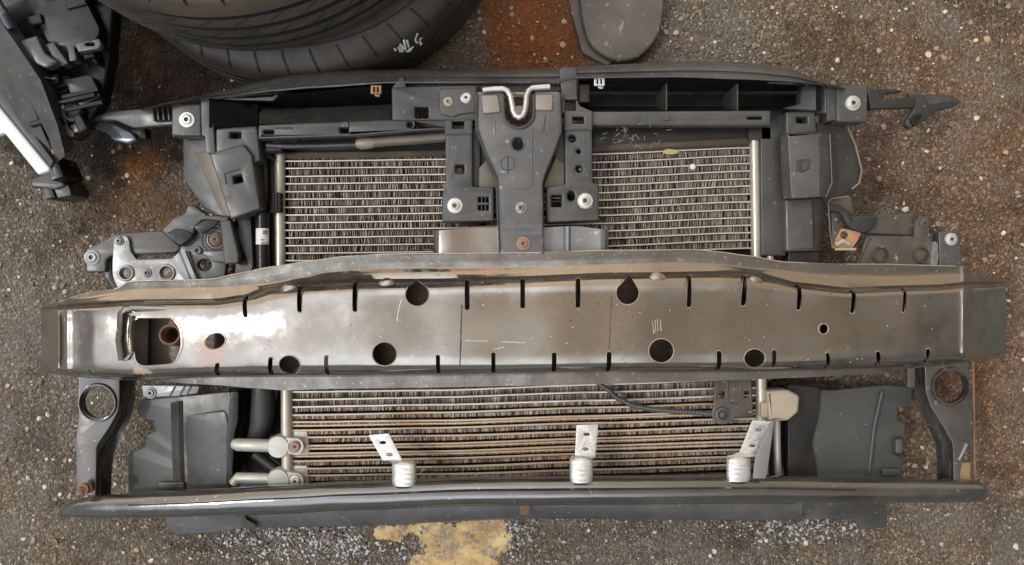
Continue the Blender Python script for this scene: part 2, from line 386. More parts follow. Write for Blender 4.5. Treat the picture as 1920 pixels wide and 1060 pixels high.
    base = mix(math_('MULTIPLY', blob(330, 165, 42, 20, .7, 1.), .6), base, (.11, .04, .03))
    # ochre mud at the lower edge
    och = math_('MAXIMUM', blob(728, 1001, 48, 20, .12, 1.5), math_('MAXIMUM', blob(880, 1006, 82, 46, .12, 1.5), blob(850, 1066, 96, 28, .12, 1.5)))
    base = mix(math_('MULTIPLY', och, math_('ADD', .22, math_('MULTIPLY', ramp(noise(38, 7, .72), [(.43, (0, 0, 0)), (.52, (1, 1, 1))]), .75))), base, ramp(noise(26, 6), [(.35, (.3, .17, .06)), (.5, (.48, .32, .12)), (.66, (.6, .45, .21))]))
    base = mix(math_('MULTIPLY', blob(1040, 1010, 90, 60, .8), .6), base, mix(1., base, (.62, .5, .4), 'MULTIPLY'))
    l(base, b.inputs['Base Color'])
    rr = N(t, 'ShaderNodeMapRange'); rr.inputs['To Min'].default_value = .3; rr.inputs['To Max'].default_value = .95
    rr.inputs['From Min'].default_value = .35; rr.inputs['From Max'].default_value = .65
    l(noise(30), rr.inputs['Value']); l(math_('SUBTRACT', rr.outputs[0], math_('MULTIPLY', och, .25)), b.inputs['Roughness'])
    h = math_('ADD', math_('MULTIPLY', vo.outputs['Distance'], -.8), math_('ADD', math_('MULTIPLY', noise(120, 5, .7), 1.4), math_('MULTIPLY', big, .5)))
    smooth = math_('SUBTRACT', 1., math_('MULTIPLY', och, .85))
    bp = N(t, 'ShaderNodeBump'); bp.inputs['Distance'].default_value = .007; l(smooth, bp.inputs['Strength'])
    l(h, bp.inputs['Height']); l(bp.outputs[0], b.inputs['Normal'])
    return m
g = MB(); k = 48
vs = [[g.bm.verts.new((-6+12*i/k, -6+12*j/k, GZ)) for i in range(k+1)] for j in range(k+1)]
for j in range(k):
    for i in range(k): g.bm.faces.new((vs[j][i], vs[j][i+1], vs[j+1][i+1], vs[j+1][i]))
ground = g.build('ground', ground_material()); ground['kind'] = 'structure'

def stones(name, n, area, smin, smax, mats, seed, weights=None, flat=.6, keep=None, sink=.25):
    rng = random.Random(seed); mb = MB(); c = 0
    ico = [(0, 0, -1), (.72, -.53, -.45), (-.28, -.85, -.45), (-.89, 0, -.45), (-.28, .85, -.45), (.72, .53, -.45), (.28, -.85, .45), (-.72, -.53, .45), (-.72, .53, .45), (.28, .85, .45), (.89, 0, .45), (0, 0, 1)]
    fc = [(0,1,2),(1,0,5),(0,2,3),(0,3,4),(0,4,5),(1,5,10),(2,1,6),(3,2,7),(4,3,8),(5,4,9),(1,10,6),(2,6,7),(3,7,8),(4,8,9),(5,9,10),(6,10,11),(7,6,11),(8,7,11),(9,8,11),(10,9,11)]
    while c < n:
        px, py = area(rng)
        if keep and not keep(px, py, rng): continue
        p = P(px, py, GZ); s = smin + (smax-smin)*rng.random()**3
        a = rng.random()*6.28; sx, sy = s*(.7+.6*rng.random()), s*(.7+.5*rng.random()); sz = s*flat*(.6+.6*rng.random())
        mi = rng.choices(range(len(mats)), weights)[0]
        vv = []
        for v in ico:
            j = .75+.5*rng.random(); x, y = v[0]*sx*j, v[1]*sy*j
            vv.append(mb.bm.verts.new((p.x+x*math.cos(a)-y*math.sin(a), p.y+x*math.sin(a)+y*math.cos(a), GZ+v[2]*sz*j+sz*(1-2*sink))))
        for f in fc:
            q = mb.bm.faces.new([vv[i] for i in f]); q.material_index = mi
        c += 1
    return mb.build(name, mats, None, 40, weld=False)
st_mats = [mat('pale stone', (.55, .5, .43), .6, 0, (.38, .32, .26), .5, 90, .2, 600), mat('ochre stone', (.42, .29, .15), .7, 0, (.3, .22, .15), .5, 90),
           mat('grey stone', (.26, .23, .2), .6, 0, (.16, .135, .11), .5, 90), mat('brown stone', (.2, .14, .1), .6, 0, (.08, .06, .045), .5, 90)]
o = stones('gravel', 5200, lambda r: (r.uniform(-120, 2040), r.uniform(-80, 1140)), .0012, .0056, st_mats, 3, (3, 1.6, 4, 4), .55, keep=lambda x, y, r: not (x < 420 and y < 260 and r.random() < .8) and not (690 < x < 990 and y > 975 and r.random() < .8))
tag(o, 'loose pale, ochre and grey stone chips bedded in the old asphalt', None, None, 'stuff')
chip = [mat('glass chip', (.42, .43, .42), .12, 0, (.16, .15, .14), .5, 200, rvar=.05), mat('dark chip', (.06, .055, .05), .3, 0, (.12, .1, .09), .4, 100)]
def chips(r):
    u = r.random()
    if u < .55: return r.gauss(580, 110), r.gauss(1018, 26)
    if u < .7: return r.gauss(960, 25), r.gauss(1005, 26)
    if u < .9: return r.gauss(1500, 75), r.gauss(993, 14)
    return r.uniform(430, 1560), r.gauss(990, 14)
o = stones('glass_fragments', 2300, chips, .0013, .0036, chip, 5, (3, 2.3), .7, keep=lambda x, y, r: y > 968 and not (x > 680 and x < 790 and y > 985 and y < 1015) and not (800 < x < 950 and y > 975))
tag(o, 'crumbled glass and grit scattered on the asphalt in front of the lower bar', None, None, 'stuff')

# ================================================================== TYRES
tyre_tread = mat('worn tyre tread', (.045, .037, .03), .62, 0, (.165, .122, .085), .75, 7, .4, 300)
tyre_side = mat('tyre sidewall', (.032, .031, .032), .55, 0, (.1, .085, .07), .5, 7, .15, 500)
chalk = mat('white tyre marker', (.75, .75, .74), .8)
from mathutils.bvhtree import BVHTree
tyre_cut_shade = mat('clean rubber with painted groove shade', (.006, .006, .006), .7, 0, rvar=0)  # near-black colour paints the shade inside grooves and cuts
tyre_plain = mat('dark tyre rubber', (.017, .016, .016), .5, 0, (.085, .063, .045), .65, 8, .3, 300)
def tyre(loc, label, rot, rr, w, tread, tw):
    root = empty('tyre', loc, label, 'tyre', 'stacked tyres')
    h = w/2; c0 = Vector(loc); n = 144
    # casing: sidewalls, shoulders and a tread with four grooves round it
    prof = [(.2, .012-h), (.235, -h+.004), (.272, -h), (.300, -h+.004), (rr-.022, -h+.010), (rr-.008, -h+.018), (rr-.002, -h+.026)]
    body = MB()
    body.lathe(c0, prof, n)
    g = [(-tw*.62, tw*.13), (-tw*.22, tw*.15), (tw*.2, tw*.15), (tw*.62, tw*.13)]
    zc = -h+.026; r_prev = rr-.002
    for z, gw in g:
        cr = rr + .004*(1-(z/tw)**2)
        body.lathe(c0, [(r_prev, zc), (cr, z-gw/2)], n)
        body.lathe(c0, [(cr, z-gw/2), (cr-.008, z-gw/2+.0006), (cr-.008, z+gw/2-.0006), (cr, z+gw/2)], n, mi=1)
        zc, r_prev = z+gw/2, cr
    body.lathe(c0, [(r_prev, zc), (rr-.002, h-.026), (rr-.008, h-.018), (rr-.022, h-.010), (.300, h-.004), (.272, h), (.235, h-.004), (.2, h-.012)], n)
    # slanting sipes and shoulder cuts, their shade painted as dark strips in the casing's own mesh
    def slot(pts, wd):  # lays a dark strip that paints the shade of a cut
        q = []
        for a, r_, zz in pts:
            for sg in (-1, 1):
                aa = a + sg*wd/rr; q.append(body.bm.verts.new(c0 + Vector((r_*math.cos(aa), r_*math.sin(aa), zz))))
        for e in range(0, len(q)-2, 2):
            f = body.bm.faces.new((q[e], q[e+1], q[e+3], q[e+2])); f.material_index = 1
    NS = 46
    for k in range(NS):
        t0 = 2*math.pi*(k+rot)/NS
        for z0, z1 in ((-tw*.6, -tw*.34), (-tw*.14, tw*.1), (tw*.34, tw*.56)):
            rz = lambda z: rr + .004*(1-(z/tw)**2) + .0005
            slot([(t0+.07*(z-z0)/(z1-z0), rz(z), z) for z in (z0, (z0+z1)/2, z1)], .0012)
        for sg in (-1, 1):
            slot([(t0+.03, rr-.001, sg*(h-.028)), (t0+.024, rr-.0062, sg*(h-.0168)), (t0+.014, rr-.021, sg*(h-.0088)), (t0+.004, rr-.034, sg*(h-.0058))], .0016)
    cas = body.build('casing', [tread, tyre_cut_shade], root)
    for sg in (-1, 1):
        for r0, zz in ((.262, .0012), (.279, .0012), (rr-.04, .0055)):
            rb = MB(); rb.lathe(c0 + Vector((0, 0, sg*(h-zz))), [(r0-.0016, 0), (r0-.0008, .002*sg), (r0+.0008, .002*sg), (r0+.0016, 0)], n); rb.build('sidewall_rib', tread, root)
    bd = MB(); bd.lathe(c0, [(.2, h-.012), (.192, h-.02), (.19, h-.04), (.24, h-.05), (.31, .02), (.32, 0), (.31, -.02), (.24, -h+.05), (.19, -h+.04), (.192, -h+.02), (.2, -h+.012)], 60)
    bd.build('bead', tyre_plain, root)
    return root, cas
t_low, cas_low = tyre((-.355, .682, GZ+.0925), 'lower black tyre of the stack, with white handwritten mark on its shoulder', .3, .352, .185, tyre_plain, .062)
t_up, cas_up = tyre((-.40, .703, GZ+.186+.12), 'upper tyre of the stack, its dusty brown tread facing the car front end', .0, .352, .24, tyre_tread, .09)
# handwriting in white marker on the lower tyre's shoulder
hw = MB()
bvh = BVHTree.FromPolygons([v.co + t_low.location for v in cas_low.data.vertices], [tuple(p.vertices) for p in cas_low.data.polygons])
cam0 = Vector((0, 0, CAM_H))
def ink_on_tyre(strokes, wd):
    for st in strokes:
        pr = []
        for (x0, y0), (x1, y1) in zip(st, st[1:]):
            for k in range(7):
                q = P(x0+(x1-x0)*k/6, y0+(y1-y0)*k/6, 0); hit, nrm, _, _ = bvh.ray_cast(cam0, (q-cam0).normalized())
                if hit is None: continue
                if nrm.z < 0: nrm = -nrm
                pr.append((hit + nrm*.0012, nrm))
        rows = []
        for k, (p, nrm) in enumerate(pr):
            d = pr[min(k+1, len(pr)-1)][0]-pr[max(k-1, 0)][0]
            sd_ = d.cross(nrm).normalized()*wd*(.8+.35*random.random()); rows.append((p-sd_, p+sd_))
        vs = [[hw.bm.verts.new(v) for v in r] for r in rows]
        for a, b in zip(vs, vs[1:]): hw.bm.faces.new((a[0], a[1], b[1], b[0]))
strk = [[(739, 90), (742, 95)], [(745.7, 87.3), (751, 97)], [(749.6, 82), (755, 97)], [(747, 87), (754, 84)], [(756.2, 74), (761.2, 97.2)], [(753, 85), (758, 92)], [(762.2, 74.7), (768.1, 95.2)],
        [(763, 97.2), (768, 95.2), (775, 86.6)], [(782.3, 62.2), (778, 72.7), (778.7, 76.7), (782, 80), (786, 78), (787.6, 71), (791, 71.5)], [(786, 71.4), (789.3, 84)]]
ink_on_tyre(strk, .0018)
hw.build('marker_writing', chalk, t_low)

# ================================================================== FRONT END ASSEMBLY
A = empty('car_front_end', (0, 0, 0), 'dismantled car front end with black bumper beam, radiators and grey plastic carrier lying face up', 'car front end')

def bolt(px, py, z, r, m, parent, hd=.55, rec=True, hole=M['boltdark'], h=.004):
    "washer-headed bolt; r in photo pixels"
    k = S(z); rr = r*k; c = P(px, py, z)
    mb = MB()
    mb.lathe(c, [(rr, -.004), (rr, .0008), (rr*.94, .0016), (rr*(hd+.06), .0018), (rr*hd, .0022), (rr*hd, h*.85), (rr*(hd-.06), h), (rr*.3, h), (rr*.27, h-.0003)], 30)
    mb.lathe(c, [(rr*.27, h-.0003), (rr*.26, h-.003), (0, h-.0032)], 14, mi=1)
    return mb.build('bolt', [m, hole], parent)

# ---- carrier: the plastic upper crossmember
c = MB(); ZC = .15
# top lip rolled from its rear edge down to the front edge
topc = [(262, 205), (330, 189), (380, 178), (434, 167), (484, 152), (557, 138), (640, 131), (776, 130), (1000, 129), (1046, 128), (1054, 125), (1096, 124), (1208, 119), (1300, 115), (1360, 115), (1422, 120), (1485, 130), (1530, 149), (1560, 158), (1590, 165)]
botc = [(262, 208), (330, 193), (380, 185), (417, 183), (513, 171), (588, 165), (734, 156), (772, 156), (1040, 156), (1081, 147), (1271, 145), (1396, 149), (1460, 152), (1522, 157), (1560, 163), (1590, 168)]
secs = []
xs = list(range(264, 1589, 12))
for x in xs:
    a, b = interp(topc, x), interp(botc, x)
    if b-a < 3: b = a+3
    d = b-a
    secs.append([(x, a+1.5, .10), (x, a, .118), (x, a+d*.12, .138), (x, a+d*.35, .149), (x, a+d*.55, .1525), (x, a+d*.62, .1495), (x, a+d*.72, .151), (x, a+d*.9, .157), (x, b, .156), (x, b+.8, .15), (x, b+.4, .13)])
c.loft(secs)
# left and right rails
c.plate([(484, 234), (588, 229), (735, 224), (842, 222), (842, 243), (776, 246), (672, 255), (484, 261)], ZC, .022, [rect(494, 244, 513, 251), rect(637, 239, 653, 249), circ(768, 234, 5.5)], .003)
c.plate([(640, 229), (652, 228), (654, 239), (638, 239)], ZC+.003, .006)
c.plate(rnd([(1106, 209), (1446, 207), (1446, 236), (1106, 235)], 3), ZC, .022, [rect(1402, 219, 1430, 224, 2)], .003)
c.plate(rect(1243, 218, 1257, 225, 2), ZC+.003, .006)
c.plate(rect(514, 239, 548, 242, 1), ZC+.002, .004)
# centre blocks
c.plate(rnd([(734, 163), (895, 160), (895, 226), (735, 226)], 4), ZC+.004, .03, [rect(778, 201, 803, 222, 2)], .002)
c.plate([(736, 164), (751, 143), (757, 146), (762, 164)], ZC+.006, .02)
c.plate(rnd([(824, 166), (893, 164), (893, 210), (862, 214), (850, 220), (824, 214)], 6), ZC+.008, .006, (), .002)
c.plate(rnd([(1048, 130, 3), (1056, 125, 3), (1082, 127, 3), (1082, 182, 3), (1086, 198, 6), (1112, 209, 8), (1112, 214, 1), (1052, 214, 1), (1052, 165, 2)]), ZC+.004, .03, [rect(1060, 185, 1080, 207, 1)], .002)
c.plate(rect(1057, 181, 1083, 187, 1), ZC+.009, .01)
# cross web behind the latch
c.plate(rect(760, 157, 1052, 171, 2), ZC-.012, .02)
# bolt pads at the ends
c.plate(rect(321, 194, 377, 255, 4), ZC-.01, .03, (), .003)
c.plate(rect(1569, 160, 1627, 229, 7), ZC-.008, .035, (), .003)
c.plate(rnd([(376, 184), (396, 184), (404, 288), (386, 288), (384, 255), (378, 255)], 3), ZC-.006, .03)
c.plate(rnd([(1551, 160), (1568, 160), (1568, 225), (1551, 228)], 2), ZC-.012, .03)
c.plate([(300, 204), (322, 203), (322, 232), (312, 236), (300, 220)], ZC-.035, .02)
for x in (283, 292, 302, 312): c.plate([(x, 203), (x+4, 202), (x+7, 225), (x+3, 226)], ZC-.022, .02)
# lip under-notch
c.plate(rnd([(417, 184), (470, 183), (512, 181), (520, 176), (520, 181), (512, 189), (470, 188), (430, 187)], 2), ZC-.008, .006)
c.plate(rnd([(1440, 153), (1500, 154), (1520, 158), (1480, 158), (1440, 156)], 2), ZC-.008, .006)
carrier = c.build('carrier_panel', M['plastic'], A)
# black duct openings under the lip
d = MB()
d.plate([(390, 180), (735, 155), (735, 240), (390, 250)], .05, .01)
d.loft([[(x, interp([(390, 187), (517, 177), (734, 160)], x), .145), (x, interp([(390, 192), (517, 186), (734, 172)], x), .11), (x, 200, .062)] for x in range(392, 737, 20)])
d.loft([[(392, 184, .145), (484, 196, .09)], [(392, 240, .145), (484, 236, .13)]])
d.plate([(395, 187), (484, 196), (484, 240), (400, 240)], .10, .01)
d.plate([(1082, 140), (1540, 150), (1540, 215), (1082, 215)], .035, .01)
d.loft([[(x, interp([(1082, 147), (1271, 146), (1460, 152), (1540, 160)], x), .148), (x, interp([(1082, 160), (1271, 158), (1460, 163), (1540, 168)], x), .09), (x, 172, .04)] for x in range(1084, 1541, 24)])
d.loft([[(x, 208, .145), (x, 200, .04)] for x in (1084, 1300, 1540)])
d.loft([[(1540, 156, .148), (1500, 175, .05)], [(1540, 208, .148), (1500, 205, .05)]])
d.loft([[(1106, 150, .148), (1106, 160, .05)], [(1106, 208, .148), (1106, 200, .05)]])
build_each(d, 'air_duct', M['black'], A)
d = MB(); d.loft([[(486, 204, .085), (486, 233, .147)], [(600, 202, .085), (600, 229, .147)], [(734, 196, .085), (734, 225, .147)]])
d.build('duct_floor', M['plastic'], A)
for x in (1250, 1383):
    f = MB(); f.plate([(x-1.2, 157), (x+1.2, 157), (x+1.2, 209), (x-1.2, 209)], .138, .09, (), .0003); f.build('duct_rib', M['plastic_mid'], A)
f = MB(); f.plate([(1505, 158), (1550, 160), (1550, 212), (1440, 214), (1460, 205), (1500, 195)], .1, .02, zf=lambda x, y: .08+.055*(x-1450)/100); f.build('duct_cheek', M['guide'], A)
f = MB(); f.plate(rect(1086, 158, 1106, 192, 2), .12, .02); f.build('duct_cheek', M['tanpipe'], A)
# lip clips
for (x, y, m_) in ((705, 168, M['brass']), (1124, 153, M['galv'])):
    f = MB(); f.plate(rect(x-10, y-8, x+10, y+8, 1), .152, .004, [rect(x-5, y-5, x-2, y+5, .5), rect(x+2, y-5, x+5, y+5, .5)], .0006)
    f.plate([(x-5, y+8), (x+9, y+8), (x+6, y+14), (x-1, y+13)], .146, .003)
    f.build('spring_clip', m_, A)
# bolts of the carrier
bolt(351, 225, .1405, 15, M['zinc'], carrier); bolt(1599, 194, .1425, 14.5, M['zinc'], carrier)
bolt(840, 191, .158, 9, M['beige'], carrier); bolt(874, 184, .158, 10.5, M['zinc'], carrier, .8)

# ---- mounting brackets left and right of the latch
b = MB(); zb = .156
b.plate(rnd([(835, 225), (886, 225), (886, 350), (926, 351), (926, 414), (829, 417), (829, 362), (835, 352)], 4), zb, .03,
        [rect(848, 228, 870, 241, 1), rect(854, 309, 870, 325, 3), rect(897, 370, 916, 380, 1), rect(897, 384, 916, 394, 1)], .003)
b.plate(rect(834, 225, 886, 253, 2), zb+.0025, .01, [rect(848, 228, 870, 241, 1)], .002)
for y in (373, 387):
    for x in (903, 910): b.plate(rect(x-.8, y-3, x+.8, y+8, .4), zb-.003, .01, (), .0004)
br = b.build('mounting_bracket', M['plastic'], A); bolt(853, 386, zb, 15, M['zinc'], br, .5, hole=M['rust'])
b = MB()
b.plate(rnd([(1058, 208), (1110, 208), (1112, 343), (1123, 345), (1123, 413), (1026, 417), (1024, 351), (1060, 346)], 4), zb, .03,
        [rect(1074, 219, 1095, 232, 1), circ(1073, 260, 7), circ(1085, 284, 4), circ(1086, 317, 6.5), rect(1034, 366, 1053, 388, 1), circ(1071, 368, 7, 10)], .003)
b.plate(rect(1058, 208, 1111, 245, 2), zb+.0025, .01, [rect(1074, 219, 1095, 232, 1)], .002)
b.plate(rect(1036, 370, 1051, 373, .5), zb-.006, .004)
b.plate(circ(1089, 318, 4), zb-.004, .004)
br = b.build('mounting_bracket', M['plastic'], A); bolt(1097, 377, zb, 15, M['zinc'], br, .5)
b = MB(); b.plate([(880, 235), (1066, 235), (1066, 356), (880, 356)], .125, .012)
b.plate([(884, 240), (900, 240), (900, 352), (884, 352)], .14, .012); b.plate([(1040, 250), (1062, 250), (1062, 350), (1040, 350)], .14, .012)
b.build('latch_backing', M['plastic_mid'], A)
for q in ([(898, 315), (912, 300), (932, 340), (932, 352), (898, 352)], [(1020, 345), (1042, 295), (1058, 308), (1058, 350), (1020, 352)]):
    f = MB(); f.plate(q, .142, .004); f.build('gusset', M['tanpipe'], A)

# ---- latch panel
zl = .168
lt = MB()
U = [(943, 176)] + [(944, 205)] + [(973-29*math.cos(t), 211+29*math.sin(t)) for t in [i*math.pi/12 for i in range(1, 12)]] + [(1001, 205), (1001, 176)]
out = [(893, 176), (895, 172), (940, 171)] + U + [(1004, 171), (1048, 172), (1051, 176), (1053, 246), (1040, 282), (1022, 325), (1017, 345), (1019, 480), (935, 480), (930, 334), (923, 318), (906, 281), (894, 246), (892, 235)]
lt.plate(out, zl, .003, [circ(971, 270, 10.5, 12.5)], .0012)
# raised rims: edge flange and the collar round the slot
def rim(mb, path, w, z, h, mi=0):
    pts = [Vector(p) for p in path]; secs = []
    for i, p in enumerate(pts):
        t = (pts[min(i+1, len(pts)-1)]-pts[max(i-1, 0)]).normalized(); nn = Vector((-t.y, t.x))
        secs.append([(*(p-nn*w), z), (*(p-nn*w*.55), z+h*.8), (*p, z+h), (*(p+nn*w*.55), z+h*.8), (*(p+nn*w), z)])
    mb.loft(secs, mi=mi)
rim(lt, [(894, 176), (893, 235), (895, 247), (907, 281), (924, 318), (931, 335), (936, 475)], 2.2, zl-.001, .0065)
rim(lt, [(1050, 174), (1052, 246), (1039, 283), (1021, 326), (1016, 345), (1018, 475)], 2.2, zl-.001, .0065)
rim(lt, [(x, y) for x, y in U], 3, zl-.001, .006)
rim(lt, [(997, 243), (997, 300), (997, 345), (990, 353), (960, 354)], 2, zl-.001, .0022)
rim(lt, [(952, 292), (952, 326)], 1.6, zl-.001, .003); rim(lt, [(928, 228), (928, 250)], 2, zl-.001, .002); rim(lt, [(1022, 215), (1018, 246)], 2.4, zl-.001, .003); rim(lt, [(1030, 215), (1028, 246)], 2, zl-.001, .002)
lt.loft([[(x, 420, zl), (x, 424, zl+.002), (x, 432, zl+.002), (x, 440, zl)] for x in (938, 976, 1016)])
for cx_, cy_, r_ in ((952, 307, 14), (971, 270, 15)):
    lt.lathe(P(cx_, cy_, zl-.0004), [(r_*S(zl), 0), (r_*S(zl)*.93, .0014), (r_*S(zl)*.82, .0004)], 28)
latch = lt.build('latch_panel', M['latch'], A)
for q in ([(902, 178), (934, 178), (938, 210), (906, 213)], [(1004, 177), (1037, 177), (1036, 207), (1004, 207)]):
    f = MB(); f.plate(rnd(q, 4), zl+.004, .006, (), .002); f.build('pad', M['tanpad'], latch)
f = MB()
wp = [(905, 169), (925, 167), (943, 166.5), (951, 170), (957, 180), (960, 195), (962, 208), (966, 217), (973, 221), (980, 217), (984, 208), (986, 195), (987, 180), (991, 170), (998, 165), (1012, 164), (1031, 163)]
f.tube([(x, y, zl+.006) for x, y in wp], .0044, 12)
f.build('striker_wire', M['zinc'], latch)
f = MB(); f.plate(rect(958, 172, 987, 178, 2), zl-.006, .005); f.plate(rnd([(955, 177), (990, 177), (984, 214), (973, 220), (962, 214)], 3), zl-.02, .004, [rect(963, 182, 983, 198, 2)])
f.build('catch_plate', M['tanpad'], latch)
bolt(977, 390, zl, 12, M['bracket'], latch, .5); bolt(981, 457, zl, 13.5, M['redbolt'], latch, .55, hole=M['rust'])
# shiny support plates behind the foot of the latch panel
f = MB()
f.loft([[(x, interp([(813, 433), (880, 428), (937, 427)], x), z), (x, 450, z+.001), (x, 500, z)] for x, z in ((813, .142), (818, .15), (826, .153), (850, .1535), (875, .151), (905, .153), (937, .154))])
f.build('support_plate', M['beam'], A)
f = MB()
f.loft([[(x, interp([(1018, 427), (1075, 424), (1141, 431)], x), z), (x, 450, z+.001), (x, 500, z)] for x, z in ((1018, .154), (1040, .153), (1056, .153), (1061, .158), (1066, .1585), (1070, .153), (1085, .1515), (1110, .152), (1126, .154), (1130, .1575), (1134, .156), (1141, .143))])
f.build('support_plate', M['bracket'], A)

# ---- condenser core
def rowy(i, x):
    y0 = interp([(535, 302), (830, 299), (1112, 290), (1410, 277)], x)
    y30 = interp([(535, 735), (830, 731), (1112, 722), (1410, 712)], x)
    return y0 + (y30-y0)*i/30.0
zt = .105
cd = MB(); cd.plate([(520, 286), (1418, 262), (1450, 925), (528, 925)], .075, .03); 
cond = cd.build('condenser', M['coredark'], A)
f = MB(); f.plate([(500, 300), (1430, 290), (1440, 900), (505, 905)], .044, .074); f.build('radiator', M['plastic_dark'], A)
fl = MB(); rng = random.Random(11)
rows = list(range(-1, 13))
for i in rows:
    x = 541.
    while x < 1404:
        ya, yb = rowy(i, x)+2.2, rowy(i+1, x)-2.2
        if yb < 480 or 1:
            w = rng.uniform(.8, 1.7); sl = rng.uniform(-1.6, 1.6); z = zt-.003-rng.random()*.004
            mi = rng.choices((0, 1, 2), (4, 6, 2))[0]
            a0, a1 = P(x, ya, z), P(x+w, ya, z); b0, b1 = P(x+sl, yb, z), P(x+w+sl, yb, z)
            dz = Vector((0, 0, -.012))
            v = [fl.bm.verts.new(p) for p in (a0, a1, b1, b0, a0+dz, a1+dz, b1+dz, b0+dz)]
            for f_ in ((0, 1, 2, 3), (0, 3, 7, 4), (1, 5, 6, 2), (0, 4, 5, 1), (3, 2, 6, 7)):
                q = fl.bm.faces.new([v[k_] for k_ in f_]); q.material_index = mi
        x += rng.uniform(1.9, 3.3)
# lower rows: fins crushed and caked with mud, standing close under each tube
for i in range(28, 43):
    x = 545.
    y_top = 2.4 if i < 32 else 2.0
    while x < 1424:
        deep = i < 32 or rng.random() < .12
        ya, yb = rowy(i, x)+y_top, rowy(i+1, x)-(2.4 if i < 32 else rng.uniform(5.4, 6.6))
        w = rng.uniform(1.4, 2.8); sl = rng.uniform(-1.5, 1.5); z = zt-.002-rng.random()*.003-(.004 if deep else 0)
        mi = rng.choices((0, 1, 2), (4, 6, 1.2) if i >= 32 else (3, 6, 4))[0]
        a0, a1 = P(x, ya, z), P(x+w, ya, z); b0, b1 = P(x+sl, yb, z), P(x+w+sl, yb, z)
        dz = Vector((0, 0, -.012)); v = [fl.bm.verts.new(p) for p in (a0, a1, b1, b0, a0+dz, a1+dz, b1+dz, b0+dz)]
        for f_ in ((0, 1, 2, 3), (0, 3, 7, 4), (1, 5, 6, 2), (0, 4, 5, 1), (3, 2, 6, 7)):
            q = fl.bm.faces.new([v[k_] for k_ in f_]); q.material_index = mi
        x += w*.75 + rng.uniform(.2, .9)
fl.build('fin_core', [M['fin'], M['findirt'], M['findark']], cond, weld=False)
def flat_tube(i, hw_, x0, x1, z, name, m_, off=0, wob=.5):
    f = MB(); secs = []; ph = rng.random()*6
    for x in range(x0, x1+1, 22):
        y = rowy(i, x)+off + wob*math.sin(x*.006+ph) + wob*.25*rng.uniform(-1, 1)
        secs.append([(x, y-hw_, z-.014), (x, y-hw_, z-.0006), (x, y-hw_*.5, z), (x, y+hw_*.5, z), (x, y+hw_, z-.0006), (x, y+hw_, z-.014)])
    f.loft(secs); return f.build(name, m_, cond)
for i in range(0, 14): flat_tube(i, 1.5, 532, 1412, zt, 'flat_tube', M['tubes'])
for i in range(29, 42):
    flat_tube(i, 1.9, 546, 1428, zt+.001, 'flat_tube', M['tubes'] if i < 33 else M['lowtubes'], 0, .7)
    if i in (34, 37, 38): flat_tube(i, 1.6, 546, 1428, zt-.001, 'flat_tube', M['lowtubes'], 5.5, .8)
# header tanks
f = MB(); f.tube([(525, 284, zt), (525, 286, zt), (525, 400, zt), (526, 500, zt)], [.004, .0085, .0085, .0085], 16); f.build('header_tank', M['alu'], cond)
f = MB(); f.tube([(538, 700, zt), (538, 800, zt), (540, 905, zt)], .0095, 16); f.build('header_tank', M['alu'], cond)
f = MB(); f.tube([(1414, 262, zt), (1414, 264, zt), (1416, 380, zt), (1418, 500, zt)], [.004, .0082, .0082, .0085], 16); f.build('header_tank', M['alu'], cond)
f = MB(); f.tube([(1426, 690, zt), (1428, 800, zt), (1430, 900, zt)], .0095, 16); f.build('header_tank', M['alu'], cond)
f = MB(); f.tube([(1443, 398, zt+.004), (1443, 402, zt+.004), (1444, 500, zt+.004)], [.003, .0062, .0062], 14); f.build('receiver_tube', M['alu'], cond)
f = MB(); f.tube([(1456, 775, zt), (1457, 840, zt), (1459, 905, zt)], .0058, 14); f.build('receiver_tube', M['alu'], cond)
# seals above the core
f = MB(); f.plate([(486, 262), (836, 246), (836, 292), (486, 296)], .088, .02); f.plate([(1112, 235), (1446, 236), (1446, 266), (1112, 284)], .1, .02)
f.plate([(1404, 240), (1446, 238), (1446, 262), (1404, 262)], .118, .02)
build_each(f, 'core_shroud', M['plastic_dark'], A)
f = MB(); f.loft([[(1112, 273, .108), (1112, 281, .112), (1112, 287, .1)], [(1280, 266, .108), (1280, 274, .112), (1280, 280, .1)], [(1406, 259, .108), (1406, 268, .112), (1406, 273, .1)]])
f.loft([[(532, 287, .104), (532, 293, .108), (532, 298, .1)], [(700, 285, .104), (700, 292, .108), (700, 297, .1)], [(836, 283, .104), (836, 289, .108), (836, 294, .1)]])
build_each(f, 'core_rail', M['tanpipe'], A)
# pipes over the left shroud
f = MB(); f.tube([(500, 273, .128), (540, 275, .128), (600, 274, .128), (690, 271, .128)], .0042, 12); f.build('thin_pipe', M['plastic_mid'], A)
f = MB(); f.tube([(668, 269, .128), (676, 270, .128), (690, 269, .128), (706, 267, .128)], [.006, .009, .0095, .007], 14); f.build('pipe_union', M['tanpad'], A)
f = MB(); f.tube([(702, 267, .128), (740, 264, .128), (790, 261, .128), (840, 257, .128)], .0082, 14); f.build('wide_pipe', M['tanpipe'], A)
f = MB(); f.tube([(488, 262, .122), (520, 268, .122), (560, 262, .124)], .005, 10); f.tube([(486, 285, .118), (505, 282, .12), (530, 280, .12)], .0075, 10); f.tube([(484, 296, .11), (500, 290, .115), (515, 300, .11)], .006, 10); build_each(f, 'wiring', M['black'], A)

